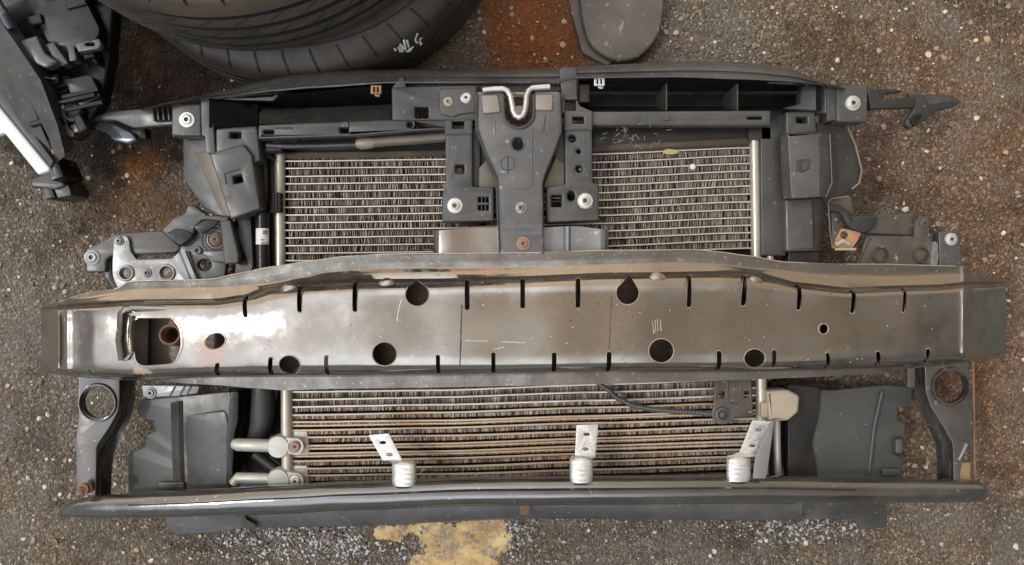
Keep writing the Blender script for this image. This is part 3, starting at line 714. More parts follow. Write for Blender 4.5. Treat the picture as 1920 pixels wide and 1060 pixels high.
# ---- left side plastics
f = MB()
f.plate(rnd([(404, 241), (482, 236), (488, 300), (470, 310), (404, 290)], 5), .142, .04, [rect(431, 248, 451, 259, 1)], .003)
f.plate(rnd([(392, 288), (456, 270), (472, 290), (488, 391), (432, 412)], 4), .15, .04, [rnd([(436, 331), (452, 327), (455, 341), (438, 345)], 2)], .003)
rim(f, [(424, 345), (421, 326), (450, 317)], 1.2, .1495, .002)
f.build('side_duct', M['plastic'], A)
f = MB()
f.plate(rnd([(343, 256), (384, 252), (392, 290), (440, 408), (408, 404), (382, 388), (352, 348), (344, 330)], 5), .115, .02, zf=lambda x, y: .112+.0002*(x-390))
f.build('side_fin', M['plastic_mid'], A)
f = MB(); f.plate(rnd([(364, 286), (392, 284), (436, 408), (416, 402)], 3), .124, .01, zf=lambda x, y: .122+.0003*(x-400)); f.build('side_fin', M['tanpipe'], A)
f = MB(); f.plate(rnd([(462, 240), (520, 262), (516, 520), (440, 520), (440, 400)], 3), .085, .02); f.plate(rnd([(488, 300), (500, 300), (504, 520), (488, 520)], 3), .105, .03); f.plate(rnd([(446, 412), (470, 404), (475, 500), (470, 510), (444, 440)], 2), .1, .01)
build_each(f, 'side_wall', M['plastic_dark'], A)
f = MB(); f.plate(rnd([(509, 361), (527, 361), (527, 399), (505, 399)], 3), .122, .02)
for x in (512, 518, 523): f.plate(rect(x, 363, x+2, 398, .5), .1235, .004, (), .0005)
f.build('black_clip', M['black'], A)
f = MB(); f.tube([(493, 396, .118), (493, 400, .118), (493, 460, .118), (494, 520, .118)], [.007, .0105, .0105, .0105], 20); dry = f.build('receiver_drier', M['black'], A)
f = MB()
k_ = S(.118)
secs = []
for y in (429, 444, 459):
    p = P(493, y, .118); secs.append([(p.x+.0109*math.cos(t), p.y, .118+.0109*math.sin(t)) for t in [math.pi*j/12 for j in range(1, 12)]])
f.loft(secs, world=True)
lb = f.build('paper_label', M['sticker'], dry)
f = MB()
for y, segs in ((434, [(482, 486), (493, 503)]), (438, [(493, 503)]), (450, [(488, 495)]), (456, [(490, 496), (498, 503)])):
    for a, b_ in segs:
        x = a
        while x < b_-.6:
            w = random.uniform(.8, 1.7)
            zz = .118+math.sqrt(max(0, .0111**2-((x-493)*k_)**2))+.0002
            f.plate([(x, y-1.6), (x+w, y-1.6), (x+w, y+1.6), (x, y+1.6)], zz, .0003, (), .00005); x += w+.7
f.build('label_print', M['ink'], lb)

# headlamp arm and bracket, left
f = MB()
f.plate(rnd([(301, 433), (324, 408), (346, 400), (350, 385), (362, 384), (388, 404), (430, 404), (428, 418), (380, 412), (366, 425), (360, 445), (340, 463)], 4), .11, .02, (), .003)
f.plate(rnd([(160, 466), (186, 456), (214, 438), (304, 432), (340, 464), (330, 474), (250, 478), (246, 494), (212, 478), (198, 486), (198, 510), (160, 512)], 6), .098, .02, (), .003)
f.build('headlamp_arm', M['plastic'], A)
f = MB(); f.plate(rnd([(308, 440), (330, 428), (354, 434), (362, 442), (338, 462)], 4), .113, .006); f.plate(rnd([(194, 488), (207, 488), (211, 520), (228, 548), (214, 548), (196, 520)], 4), .09, .02)
f.plate(rnd([(362, 425), (384, 412), (412, 414), (400, 426), (376, 440)], 5), .113, .005); build_each(f, 'arm_recess', M['black'], A)
f = MB()
f.plate(rnd([(336, 463), (362, 448), (376, 432), (400, 424), (418, 424), (424, 500), (420, 530), (344, 530)], 5), .1, .012, [circ(383, 497, 13, 11)], .002)
f.plate(rnd([(412, 415), (432, 412), (448, 480), (446, 494), (420, 496)], 3), .118, .02, (), .003)
f.plate(rnd([(380, 470), (440, 470), (446, 492), (400, 492), (380, 478)], 3), .108, .012, (), .002)
kk = S(.1)
for r_ in (26, 20, 14): f.lathe(P(405, 449, .101), [((r_+1.5)*kk, 0), (r_*kk, .004-.00008*r_), ((r_-2.5)*kk, .001)], 32)
f.lathe(P(405, 449, .1015), [(24*kk, 0), (22*kk, .0006), (0, .0006)], 32)
f.lathe(P(371, 470, .101), [(8*kk, 0), (7*kk, .003), (4*kk, .003), (3.5*kk, 0)], 20)
f.build('boss_plate', M['plastic'], A)
bolt(405, 449, .103, 10, M['rust'], A, .7)
f = MB()
f.plate(rnd([(213, 446, 8), (240, 441, 9), (245, 472, 3), (256, 487, 4), (322, 485, 4), (334, 474, 3), (352, 470, 3), (385, 560, 2), (230, 560, 4), (210, 520, 12), (210, 494, 3)]), .104, .004, [circ(237, 514, 11.5), circ(313, 510, 12)], .0013)
f.loft([[(334, 472, .104), (338, 470, .109), (346, 470, .109), (352, 471, .102)], [(352, 515, .104), (356, 514, .109), (364, 514, .109), (370, 515, .102)], [(366, 550, .104), (372, 550, .109), (380, 550, .109), (386, 550, .102)]])
for x, r_ in ((237, 14), (313, 15)): f.lathe(P(x, 512, .104), [((r_+1.5)*kk, 0), ((r_)*kk, .003), ((r_-2)*kk, .003), ((r_-2.6)*kk, -.002)], 30)
hb = f.build('headlamp_bracket', M['bracket'], A)
f = MB(); f.plate(circ(237, 514, 13), .101, .004); f.plate(circ(313, 510, 13), .101, .004); build_each(f, 'weld_nut', M['dirtbracket'], hb)
bolt(276, 512, .104, 9, M['latch'], hb, .5); bolt(224, 452, .104, 9, M['latch'], hb, .6); bolt(173, 483, .098, 15, M['bracket'], A, .6)
# left tip
f = MB(); f.plate(rnd([(166, 222), (206, 209), (300, 202), (326, 210), (326, 234), (300, 236), (250, 240), (216, 226), (176, 226)], 4), .1, .012, (), .002, zf=lambda x, y: .085+.0002*(x-160)); f.build('wing_tip', M['plastic'], A)
f = MB(); f.plate(rnd([(160, 232), (178, 222), (200, 226), (246, 248), (256, 262), (240, 270), (212, 264), (204, 252)], 4), .085, .012, (), .003, zf=lambda x, y: .072+.0001*(x-160)); f.build('wing_tip', M['blue'], A)
f = MB(); f.plate(rnd([(240, 240), (272, 240), (274, 260), (252, 258)], 2), .07, .02); f.build('wing_gap', M['black'], A)
# right tip
f = MB(); f.plate(rnd([(1626, 166), (1690, 168), (1692, 172), (1660, 176), (1656, 186), (1716, 180), (1716, 202), (1650, 204), (1632, 206)], 3), .1, .012, (), .002)
f.build('wing_arm', M['plastic_dark'], A)
f = MB(); f.plate(rnd([(1704, 174), (1736, 176), (1786, 178), (1804, 192), (1790, 200), (1758, 208), (1730, 230), (1708, 242), (1698, 232), (1714, 204)], 4), .09, .014, (), .003, zf=lambda x, y: .098-.0003*(x-1700)); f.build('wing_tip', M['plastic_mid'], A)
f = MB(); f.plate(rnd([(1734, 180), (1780, 182), (1790, 190), (1745, 198)], 3), .097, .006, zf=lambda x, y: .1-.0003*(x-1700)); f.build('wing_tip', M['plastic'], A)
f = MB(); f.plate(rnd([(1706, 222), (1722, 212), (1730, 214), (1716, 238)], 3), .1, .008); f.build('wing_gap', M['black'], A)

# ---- right side plastics
f = MB()
f.plate(rnd([(1426, 236), (1446, 205), (1476, 207), (1478, 260), (1474, 480), (1428, 480)], 3), .118, .04, (), .002); build_each(f, 'side_wall', M['plastic_mid'], A)
f = MB()
f.plate(rnd([(1474, 209), (1529, 207), (1531, 250), (1474, 254)], 3), .14, .04, [rect(1494, 220, 1514, 231, 1)], .003)
f.loft([[(1463, 256, .135), (1477, 252, .152), (1480, 256, .153), (1528, 252, .153), (1534, 252, .1535), (1555, 250, .14), (1556, 252, .12)],
        [(1464, 300, .135), (1480, 300, .152), (1483, 300, .153), (1530, 300, .153), (1536, 300, .1535), (1557, 300, .14), (1558, 300, .12)],
        [(1466, 345, .135), (1483, 345, .152), (1486, 345, .153), (1530, 345, .153), (1536, 345, .1535), (1559, 340, .14), (1560, 340, .12)],
        [(1469, 373, .135), (1485, 372, .152), (1488, 372, .153), (1530, 369, .153), (1536, 369, .1535), (1549, 368, .14), (1550, 368, .12)]])
f.loft([[(1463, 256, .135), (1465, 247, .12)], [(1477, 252, .152), (1478, 247, .13)], [(1534, 252, .1535), (1534, 246, .13)], [(1555, 250, .14), (1556, 246, .12)]])
f.plate(rnd([(1472, 374), (1526, 371), (1528, 470), (1474, 472)], 4), .136, .03, (), .004)
f.loft([[(1526, 373, .134), (1535, 374, .128), (1546, 376, .1)], [(1527, 420, .134), (1533, 420, .128), (1543, 420, .1)], [(1527, 470, .134), (1531, 470, .128), (1540, 470, .1)]])
f.build('side_duct', M['plastic'], A)
f = MB(); f.plate(rnd([(1493, 300), (1518, 298), (1518, 316), (1505, 324), (1494, 320)], 1), .1545, .0016); f.plate(rect(1478, 472, 1535, 495, 2), .11, .03); build_each(f, 'duct_pocket', M['plastic_dark'], A)
f = MB(); f.plate(rnd([(1505, 303), (1518, 300), (1517, 316), (1507, 320)], 1), .1555, .0014); f.build('duct_tab', M['plastic_mid'], A)
f = MB(); f.plate(rnd([(1532, 228), (1588, 238), (1604, 272), (1617, 320), (1612, 344), (1596, 356), (1566, 374), (1540, 372)], 6), .108, .006, (), .002, zf=lambda x, y: .118-.0003*(x-1540)); bp_ = f.build('side_flap', M['plastic_mid'], A)
f = MB(); rim(f, [(1590, 240), (1604, 272), (1616, 320), (1611, 344), (1597, 355)], 2.5, .098, .004); rim(f, [(1556, 252), (1558, 300), (1560, 342), (1548, 370)], 1.4, .139, .003)
rim(f, [(1592, 368), (1558, 373), (1553, 382), (1556, 430), (1561, 466)], 1.4, .118, .003); build_each(f, 'flap_edge', M['tanpad'], A)
f = MB(); f.plate(rnd([(1558, 372), (1596, 368), (1600, 400), (1580, 430), (1562, 466)], 3), .1, .006); f.build('side_flap', M['dirtbracket'], A)
f = MB(); f.tube([(1552, 390, .115), (1570, 392, .115), (1582, 400, .113), (1590, 416, .11)], [.006, .0065, .007, .008], 12); f.plate(rnd([(1585, 408), (1640, 402), (1649, 408), (1640, 428), (1622, 438), (1605, 432), (1588, 424)], 5), .112, .012, (), .003); build_each(f, 'black_hose', M['rubber'], A)
f = MB(); f.plate(rnd([(1578, 428), (1616, 436), (1608, 452), (1598, 466), (1562, 466), (1568, 446)], 3), .104, .008, [circ(1583, 441, 7)], .001); f.build('corner_bracket', M['orange'], A)
bolt(1583, 441, .1, 8, M['boltdark'], A, .7)
f = MB(); f.tube([(1566, 460, .108), (1580, 452, .11), (1592, 458, .108)], .004, 8); f.plate(rect(1566, 465, 1606, 470, 1), .108, .003); f.build('hook', M['beige'], A)
f = MB(); f.plate(rnd([(1640, 402), (1716, 400), (1716, 442), (1624, 440)], 4), .092, .012, (), .003); f.build('headlamp_arm', M['dirtbracket'], A)
f = MB(); f.plate(rnd([(1626, 442, 4), (1713, 444, 2), (1714, 415, 3), (1722, 405, 8), (1742, 407, 8), (1744, 448, 3), (1756, 458, 4), (1756, 540, 2), (1600, 540, 2), (1618, 465, 4)]), .098, .004, [circ(1650, 478, 13), circ(1727, 478, 13)], .0013)
rim(f, [(1632, 446), (1606, 500)], 2.5, .097, .004); rim(f, [(1713, 444), (1714, 415), (1722, 406)], 1.5, .097, .004)
for x in (1650, 1727): f.lathe(P(x, 478, .098), [(17*kk, 0), (15.5*kk, .0035), (14*kk, .0035), (13*kk, -.003)], 30)
hb = f.build('headlamp_bracket', M['dirtbracket'], A)
f = MB(); f.plate(circ(1650, 478, 14), .094, .004); f.plate(circ(1727, 478, 14), .094, .004); build_each(f, 'weld_nut', M['boltdark'], hb)
bolt(1733, 419, .098, 10, M['dirtbracket'], hb, .6)
f = MB(); f.plate(rnd([(1760, 434), (1800, 432), (1806, 500), (1800, 540), (1762, 540)], 5), .09, .02, (), .003); ap = f.build('headlamp_arm', M['plastic'], A)
f = MB(); f.loft([[(1748, 456, .098), (1753, 452, .108), (1758, 458, .1)], [(1748, 480, .098), (1755, 480, .108), (1760, 482, .1)], [(1744, 500, .098), (1750, 500, .108), (1757, 502, .1)]]); f.build('bracket_flange', M['galv'], hb)
bolt(1783, 449, .09, 12, M['zinc'], ap, .55)

# ---- lower air guides
f = MB()
f.plate(rnd([(262, 750, 4), (432, 734, 3), (440, 800, 3), (434, 920, 3), (240, 925, 3), (240, 850, 4), (272, 838, 3), (274, 816, 3), (292, 808, 3), (288, 790, 3), (266, 786, 3), (256, 768, 3)]), .06, .01, (), .002, zf=lambda x, y: .05+.00022*(x-240))
f.build('air_guide', M['guide'], A)
f = MB(); f.plate(rnd([(344, 776), (424, 768), (430, 800), (428, 915), (348, 918), (346, 850), (336, 800)], 10), .082, .012, (), .004, zf=lambda x, y: .072+.00025*(x-340))
f.loft([[(320, 756, .07), (334, 752, .078), (342, 752, .074)], [(322, 850, .07), (336, 850, .078), (344, 850, .074)], [(326, 918, .07), (340, 918, .078), (348, 918, .074)]])
f.plate(rect(295, 905, 345, 918, 3), .08, .008); build_each(f, 'guide_panel', M['plastic_mid'], A)
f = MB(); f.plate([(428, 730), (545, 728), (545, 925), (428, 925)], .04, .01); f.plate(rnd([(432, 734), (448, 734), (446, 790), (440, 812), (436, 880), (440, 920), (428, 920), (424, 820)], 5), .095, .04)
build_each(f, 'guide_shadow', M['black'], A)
f = MB(); f.tube([(494, 715, .085), (494, 745, .085), (493, 775, .083), (490, 800, .078), (482, 830, .07)], [.019, .019, .0195, .0185, .017], 20); f.tube([(478, 850, .07), (500, 868, .07), (520, 884, .075)], .009, 12); build_each(f, 'rubber_hose', M['rubber'], A)
f = MB(); f.plate(rnd([(1482, 730, 4), (1560, 732, 2), (1660, 722, 3), (1712, 727, 3), (1708, 762, 3), (1684, 764, 3), (1682, 788, 3), (1698, 796, 3), (1697, 816, 3), (1678, 822, 3), (1674, 850, 3), (1692, 860, 3), (1694, 905, 3), (1540, 905, 3), (1490, 905, 3)]), .06, .01, (), .002, zf=lambda x, y: .085-.00014*(x-1480))
rim(f, [(1655, 735), (1640, 800), (1630, 890)], 5, .064, .004)
f.plate(rect(1680, 824, 1692, 850, 2), .07, .012); f.plate(rect(1655, 880, 1690, 892, 2), .07, .01)
f.build('air_guide', M['guide'], A)
f = MB(); f.plate([(1445, 715), (1545, 720), (1540, 905), (1445, 905)], .05, .01); f.plate(rnd([(1478, 720), (1540, 728), (1536, 780), (1522, 830), (1536, 905), (1478, 905)], 8), .09, .02, zf=lambda x, y: .1-.0003*(x-1480)); build_each(f, 'guide_panel', M['plastic_dark'], A)
# under-tray lip in front of / below the tube
f = MB()
f.loft([[(x, interp([(300, 950), (640, 938), (1000, 930), (1510, 930)], x), .118), (x, interp([(300, 962), (460, 962), (640, 958), (990, 950), (1510, 955)], x), .118), (x, interp([(455, 988), (640, 986), (990, 971), (1400, 974), (1512, 972)], x), .105), (x, interp([(455, 990), (640, 988), (990, 973), (1400, 976), (1512, 974)], x), .07)] for x in range(455, 1515, 21)])
f.loft([[(454, 955, .12), (454, 990, .11)], [(462, 975, .12), (462, 992, .11)], [(478, 983, .12), (480, 994, .11)]])
f.build('under_tray', M['plastic'], A)
f = MB(); f.plate(rnd([(306, 950), (455, 945), (458, 990), (400, 1000), (330, 1003), (312, 990)], 4), .06, .01); f.plate(rnd([(1500, 930), (1640, 930), (1664, 950), (1664, 990), (1616, 992), (1600, 974), (1510, 974)], 4), .055, .01)
build_each(f, 'tray_corner', M['plastic_mid'], A)
f = MB(); f.plate(rnd([(975, 935), (990, 935), (995, 955), (992, 966), (975, 966)], 3), .128, .02); f.build('tray_clip', M['rust'], A)

# ---- fittings lower left
for (yy, ry, m2) in ((838, 837, M['rust']), (900, 902, M['zinc'])):
    f = MB()
    f.tube([(438, yy+(-6 if yy < 850 else 6), .104), (446, yy-4, .106), (480, yy-3, .108), (512, yy-2, .108)], [.008, .0105 if yy < 850 else .009, .0105 if yy < 850 else .009, .0105 if yy < 850 else .009], 16)
    kk2 = S(.115)
    f.plate(rnd([(503, yy-18), (548, ry-17), (570, ry-6), (570, ry+6), (556, ry+15), (540, ry+17), (508, yy+19)], 9), .118, .02, (), .003)
    f.lathe(P(522, yy, .117), [(21*kk2, -.02), (21*kk2, .001), (19.5*kk2, .003), (0, .0035)], 30)
    f.plate(rnd([(528, ry-30), (576, ry-28), (580, ry+17), (540, ry+18)], 3), .105, .02)
    ft = f.build('pipe_fitting', M['castalu'], A)
    f = MB(); f.lathe(P(554, ry, .118), [(16*kk2, -.004), (15.5*kk2, .0022), (13*kk2, .0022), (12.6*kk2, -.001), (0, -.001)], 28); f.build('bolt_collar', M['castalu'], ft)
    bolt(554, ry, .1185, 10, M['redbolt'] if yy < 850 else M['zinc'], ft, .8)

# ---- wiring, sensor bracket, connector lower right
f = MB(); pth = []
key = [(1118, 716), (1135, 728), (1160, 748), (1190, 762), (1225, 768), (1270, 772), (1310, 774), (1345, 778)]
for i in range(90):
    x = 1118+(1345-1118)*i/89; pth.append((x, interp(key, x), .122))
f.tube(pth, .0046, 10, corr=.18); f.build('wire_conduit', M['conduit'], A)
f = MB(); zb2 = .13
f.plate(rnd([(1342, 690, 2), (1409, 690, 2), (1412, 780, 3), (1378, 783, 3), (1366, 796, 10), (1342, 796, 10), (1334, 780, 10), (1338, 758, 4)]), zb2, .004, [rect(1347, 734, 1359, 746, 1), rect(1396, 734, 1405, 746, 1), rect(1347, 700, 1359, 708, 1), rect(1398, 700, 1408, 708, 1)], .0012)
rim(f, [(1364, 715), (1366, 745), (1372, 757), (1382, 757), (1388, 745), (1390, 715)], 2, zb2-.001, .0025)
rim(f, [(1380, 782), (1414, 780)], 1.5, zb2-.001, .002)
sb = f.build('sensor_bracket', M['dirtbracket'], A)
f = MB(); k3 = S(zb2); f.lathe(P(1353, 777, zb2), [(14*k3, -.001), (13*k3, .004), (9*k3, .005), (8*k3, .001), (5.5*k3, .001), (5*k3, .005), (0, .006)], 28); f.build('rubber_grommet', M['conduit'], sb)
f = MB(); f.plate(rnd([(1438, 733, 3), (1478, 731, 5), (1500, 742, 6), (1497, 774, 6), (1478, 790, 6), (1442, 791, 3)]), .125, .035, (), .005); f.plate(rect(1427, 755, 1440, 784, 2), .12, .02, (), .002)
rim(f, [(1440, 752), (1446, 752)], 1, .125, .002); f.plate(rnd([(1482, 740), (1499, 744), (1496, 774), (1482, 782)], 4), .122, .03)
f.build('connector', M['beige'], A)

# ---- struts
def strut(pts, hole, wall, flange, zp, light):
    f = MB(); f.plate(pts, zp, .004, [hole], .0012)
    f.lathe(P(light[0], light[1], zp), [((light[2]+5)*S(zp), 0), ((light[2]+3)*S(zp), .0045), ((light[2]+1)*S(zp), .0045), (light[2]*S(zp), -.001), ((light[2]-.5)*S(zp), -.012)], 40)
    # channel wall, then the outer flange
    f.loft([[(a[0], a[1], zp-.002), (a[0]+(b_[0]-a[0])*.12, a[1], zp-.004), (a[0]+(b_[0]-a[0])*.3, b_[1], zp-.03), (a[0]+(b_[0]-a[0])*.75, b_[1], zp-.04), (b_[0], b_[1], zp-.036), (c_[0], c_[1], zp-.036)] for a, b_, c_ in zip(*wall)])
    return f.build('strut', M['strut'], A)
Lw = ([(222, 700), (222, 740), (222, 768), (208, 798), (180, 836), (178, 870), (177, 930)], [(249, 700), (250, 742), (240, 778), (222, 808), (205, 850), (204, 880), (202, 930)], [(254, 700), (254, 744), (248, 780), (232, 812), (214, 850), (210, 880), (208, 930)])
strut(rnd([(146, 690, 2), (224, 690, 2), (224, 745, 2), (222, 770, 8), (206, 800, 10), (181, 836, 8), (179, 930, 2), (143, 930, 2), (142, 820, 5), (147, 780, 5)]), circ(184, 755, 32, 30), Lw, None, .1, (184, 755, 32))
Rw = ([(1736, 680), (1738, 735), (1748, 765), (1768, 800), (1788, 832), (1790, 870), (1790, 920)], [(1706, 680), (1722, 738), (1728, 762), (1744, 795), (1760, 830), (1762, 870), (1762, 920)], [(1702, 680), (1716, 738), (1722, 764), (1738, 798), (1754, 832), (1757, 870), (1757, 920)])
strut(rnd([(1734, 680, 2), (1816, 668, 2), (1820, 740, 4), (1826, 800, 4), (1820, 835, 4), (1806, 858, 6), (1800, 890, 4), (1798, 920, 2), (1789, 920, 2), (1787, 832, 8), (1768, 798, 10), (1746, 765, 8), (1736, 735, 5)]), circ(1781, 725, 32, 31), Rw, None, .1, (1781, 725, 32))
f = MB(); f.plate(rect(1702, 686, 1716, 727, 2), .11, .01); f.build('tab', M['dirtbracket'], A)
f = MB(); f.plate(rect(1793, 868, 1820, 905, 3), .09, .02); f.build('rubber_block', M['yellowcad'], A)
f = MB(); f.tube([(1824, 670, .09), (1826, 800, .088), (1828, 900, .085)], .0022, 8); f.build('edge_rod', M['rust'], A)
f = MB(); f.tube([(1812, 832, .1), (1806, 846, .1), (1797, 862, .098)], .003, 8); f.build('retaining_wire', M['bracket'], A)
f = MB(); f.tube([(170, 914, .105), (158, 918, .112), (150, 924, .118)], [.0085, .008, .0065], 12); f.lathe(P(155, 918, .118), [(.009, -.008), (.009, 0), (.005, .001), (.0045, -.004), (0, -.004)], 16); f.build('rusty_nut', M['rust'], A)
f = MB(); f.plate(rnd([(264, 722), (330, 722), (375, 724), (370, 738), (330, 744), (268, 746)], 4), .1, .006, (), .002)
for x in (322, 340, 352): rim(f, [(x+6, 725), (x-4, 744)], 2, .099, .003)
pb = f.build('link_bracket', M['bracket'], A); bolt(283, 737, .1, 11, M['bracket'], pb, .6)

# ---- lower tube with strap clamps
def tz(x): return .172 - .085*((x-980)/870)**2
tc_ = [(118, 962), (140, 954), (176, 950), (247, 948), (329, 945), (540, 935), (640, 929), (900, 920), (1160, 918), (1400, 916), (1660, 920), (1760, 921), (1820, 921), (1847, 922)]
rt = [(118, .004), (122, .009), (145, .0145), (185, .0185), (300, .0205), (600, .0212), (1400, .0206), (1660, .0195), (1800, .0188), (1836, .0172), (1845, .0105), (1849, .003)]
f = MB(); path = []; rad = []
xs_ = [118, 121, 126, 134, 145, 160, 180] + list(range(210, 1800, 30)) + [1810, 1825, 1834, 1840, 1845, 1848]
for x in xs_: path.append((x, interp(tc_, x), tz(x))); rad.append(interp(rt, x))
f.tube(path, rad, 28)
# pressed ridge along the tube
f.loft([[(x, interp(tc_, x)-3, tz(x)+.0195), (x, interp(tc_, x), tz(x)+.0228), (x, interp(tc_, x)+3, tz(x)+.0195)] for x in range(240, 1640, 35)])
tube = f.build('lower_crossbar', M['tubem'], A)
f = MB(); f.loft([[(x, interp(tc_, x)+19, tz(x)), (x, interp(tc_, x)+23, tz(x)+.008), (x, interp(tc_, x)+28, tz(x)+.003), (x, interp(tc_, x)+29, tz(x)-.02)] for x in range(440, 1515, 30)])
f.build('crossbar_flange', M['strut'], tube)
def strap(top, mid, clampx, ribs=5, w0=None):
    f = MB(); x0, x1 = clampx; cx_ = (x0+x1)/2; yc = interp(tc_, cx_); zc = tz(cx_); r_ = .0235
    (a, b_), (c0, d0) = top, mid
    # the tail is folded into a ribbed bundle standing against the back of the tube
    ya, yb = d0[1]-3, yc-12
    secs = []; n_ = 20; cxm = (x0+x1)/2; hw_ = (x1-x0)/2
    for i in range(n_+1):
        t = i/n_; y = ya+(yb-ya)*t; z = zc+.004+.0165*math.sin(t*math.pi*.5)**.7 + (.0006 if i % 3 == 1 else 0)
        k = 1-.16*max(0, (t-.72)/.28)**2-.1*max(0, (.15-t)/.15)
        secs.append([(cxm+hw_*k*math.sin(a), y+2.5*math.cos(a)*0, z-.011*(1-math.cos(a)**.6 if abs(a) < 1.57 else 1)) for a in [R(-90)+R(180)*m/12 for m in range(13)]])
    f.loft(secs)
    # the flat perforated tail
    zt0, zm, ze = zc-.005, zc+.004, zc+.012
    hole = [circ((a[0]+b_[0]+c0[0]+d0[0])/4+(c0[0]-a[0])*.27, (a[1]+c0[1])/2+(c0[1]-a[1])*.27, 6, 3)]
    hole.append(circ((a[0]*.7+b_[0]*.7+c0[0]*.3+d0[0]*.3)/2, a[1]*.7+c0[1]*.3, 6, 3))
    f.plate(rnd([a, b_, d0, c0], 2), zc, .0022, hole, .0006, zf=lambda x, y: zt0+(zm-zt0)*(y-a[1])/(c0[1]-a[1]))
    f.loft([[(c0[0], c0[1]-2, zm), (d0[0], d0[1]-2, zm)], [(x0+1, d0[1]+1, zc+.009), (x1-1, d0[1]+1, zc+.009)]])
    return f.build('strap_clamp', M['galv'], tube)
strap(((691, 816), (729, 813)), ((718, 864), (756, 866)), (735, 780))
strap(((1081, 797), (1122, 796)), ((1078, 856), (1116, 858)), (1068, 1112))
strap(((1411, 788), (1452, 791)), ((1386, 850), (1424, 856)), (1362, 1408))
f = MB(); f.plate(rnd([(1444, 794), (1452, 792), (1440, 880), (1436, 898), (1412, 898), (1416, 860)], 3), .172, .004, (), .001); f.build('strap_tail', M['bracket'], tube)

# ---- bumper beam
def bz(x): return .212 - .082*abs((x-975)/885)**2.2
T0 = [(76, 574), (100, 569), (154, 552), (176, 546), (208, 544), (224, 538), (240, 528), (260, 526), (346, 525), (400, 523), (444, 513), (509, 500), (575, 490), (641, 481), (720, 476), (800, 475), (960, 474), (1140, 469), (1306, 468), (1346, 472), (1400, 479), (1471, 491), (1559, 495), (1646, 495), (1807, 499), (1830, 512), (1887, 524)]
T1 = [(76, 576), (154, 560), (260, 544), (400, 541), (487, 535), (575, 521), (610, 512), (706, 505), (816, 504), (960, 502), (1140, 498), (1282, 493), (1353, 497), (1424, 505), (1559, 518), (1680, 520), (1807, 515), (1887, 527)]
T1B = [(76, 579), (154, 571), (260, 564), (400, 563), (461, 555), (509, 541), (575, 531), (662, 526), (816, 525), (960, 521), (1140, 514), (1353, 511), (1400, 513), (1448, 521), (1495, 532), (1594, 542), (1681, 538), (1764, 536), (1811, 531), (1887, 531)]
T2 = [(76, 584), (154, 583), (260, 580), (400, 581), (455, 575), (560, 563), (662, 557), (816, 553), (960, 550), (1140, 551), (1282, 549), (1400, 551), (1495, 556), (1594, 558), (1811, 549), (1887, 540)]
B1 = [(76, 690), (165, 692), (260, 693), (400, 687), (620, 682), (816, 682), (960, 681), (1140, 679), (1450, 678), (1640, 672), (1800, 660), (1887, 660)]
B1E = [(76, 697), (165, 706), (260, 711), (400, 706), (575, 705), (816, 704), (960, 702), (1140, 698), (1350, 697), (1540, 693), (1641, 689), (1800, 680), (1887, 668)]
B2 = [(76, 698), (165, 709), (260, 714), (400, 722), (476, 728), (530, 732), (640, 729), (800, 727), (960, 724), (1130, 720), (1300, 716), (1400, 712), (1480, 709), (1632, 702), (1700, 691), (1800, 683), (1887, 670)]
bm_ = MB(); secs = []
xs_ = [77, 80, 85, 92, 97, 100, 103, 106, 109, 112, 115, 118, 121, 124, 127, 130, 134, 138] + list(range(144, 1790, 12)) + [1792, 1796, 1799, 1802, 1805, 1807, 1809, 1811, 1813, 1817, 1826, 1838, 1850, 1862, 1874, 1882, 1886]
rng2 = random.Random(4)
for x in xs_:
    z = bz(x)
    # ends fold back over a tight radius
    if x < 108: z -= .007*min(1, (108-x)/8)**2 + .019*max(0, (104-x)/27)
    if x > 1808: z -= .005*min(1, (x-1808)/9)**2 + .028*max(0, (x-1812)/74)
    z += .0012*math.sin(x*.013)+.0008*math.sin(x*.037+1)+.002*math.exp(-((x-126)/5)**2)+.0022*math.exp(-((x-109)/3)**2)+.0026*math.exp(-((x-1806)/3.5)**2)
    step = .0032 if 112 < x < 166 else 0
    t0, t1, t1b, t2, b1, b1e, b2 = (interp(k_, x) for k_ in (T0, T1, T1B, T2, B1, B1E, B2))
    fz = z-.042
    sec = [(x, t0, fz-.002), (x, t0*.5+t1*.5, fz), (x, t1-2, fz+.001), (x, t1+2, fz+.004), (x, t1*.6+t1b*.4, fz+.0075), (x, t1b-2.5, fz+.0105), (x, t1b, fz+.0145), (x, t1b+1.5, z-.021)]
    for u, dz in ((.12, .0145), (.26, .0095), (.42, .006), (.6, .0035), (.8, .0018), (1, .0009)): sec.append((x, t1b+1.5+(t2-t1b-1.5)*u, z-dz))
    for k_ in range(1, 8):
        tt = k_/8; sec.append((x, t2+(b1-t2)*tt, z+.0022*math.sin(math.pi*tt)-step))
    for u, dz in ((0, .0009), (.2, .0022), (.4, .0047), (.6, .0088), (.78, .0145), (.92, .022), (1, .031)): sec.append((x, b1+(b1e-b1)*u, z-dz))
    sec += [(x, b1e+2, fz+.001), (x, b2, fz-.001)]
    secs.append(sec)
NSEC = len(secs[0])
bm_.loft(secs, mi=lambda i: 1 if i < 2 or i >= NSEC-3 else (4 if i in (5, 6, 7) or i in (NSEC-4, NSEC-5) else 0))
beam = bm_.build('bumper_beam', [M['beam'], M['beam_flange'], M['scratch'], M['grime_reflection'], M['crease_reflection']], A, 50)
ct = MB()
def cut(loop): ct.plate(loop, .3, .25, (), .0)
RIMS = []
def cutter(loop, z):
    "prism whose outline matches the photo at the surface height z"
    top = [P(x, y, z) for x, y in loop]
    ring = [[(p.x, p.y, z+.06) for p in top], [(p.x, p.y, z-.035) for p in top]]
    ct.loft(ring, True, True, 0, True); RIMS.append(loop)
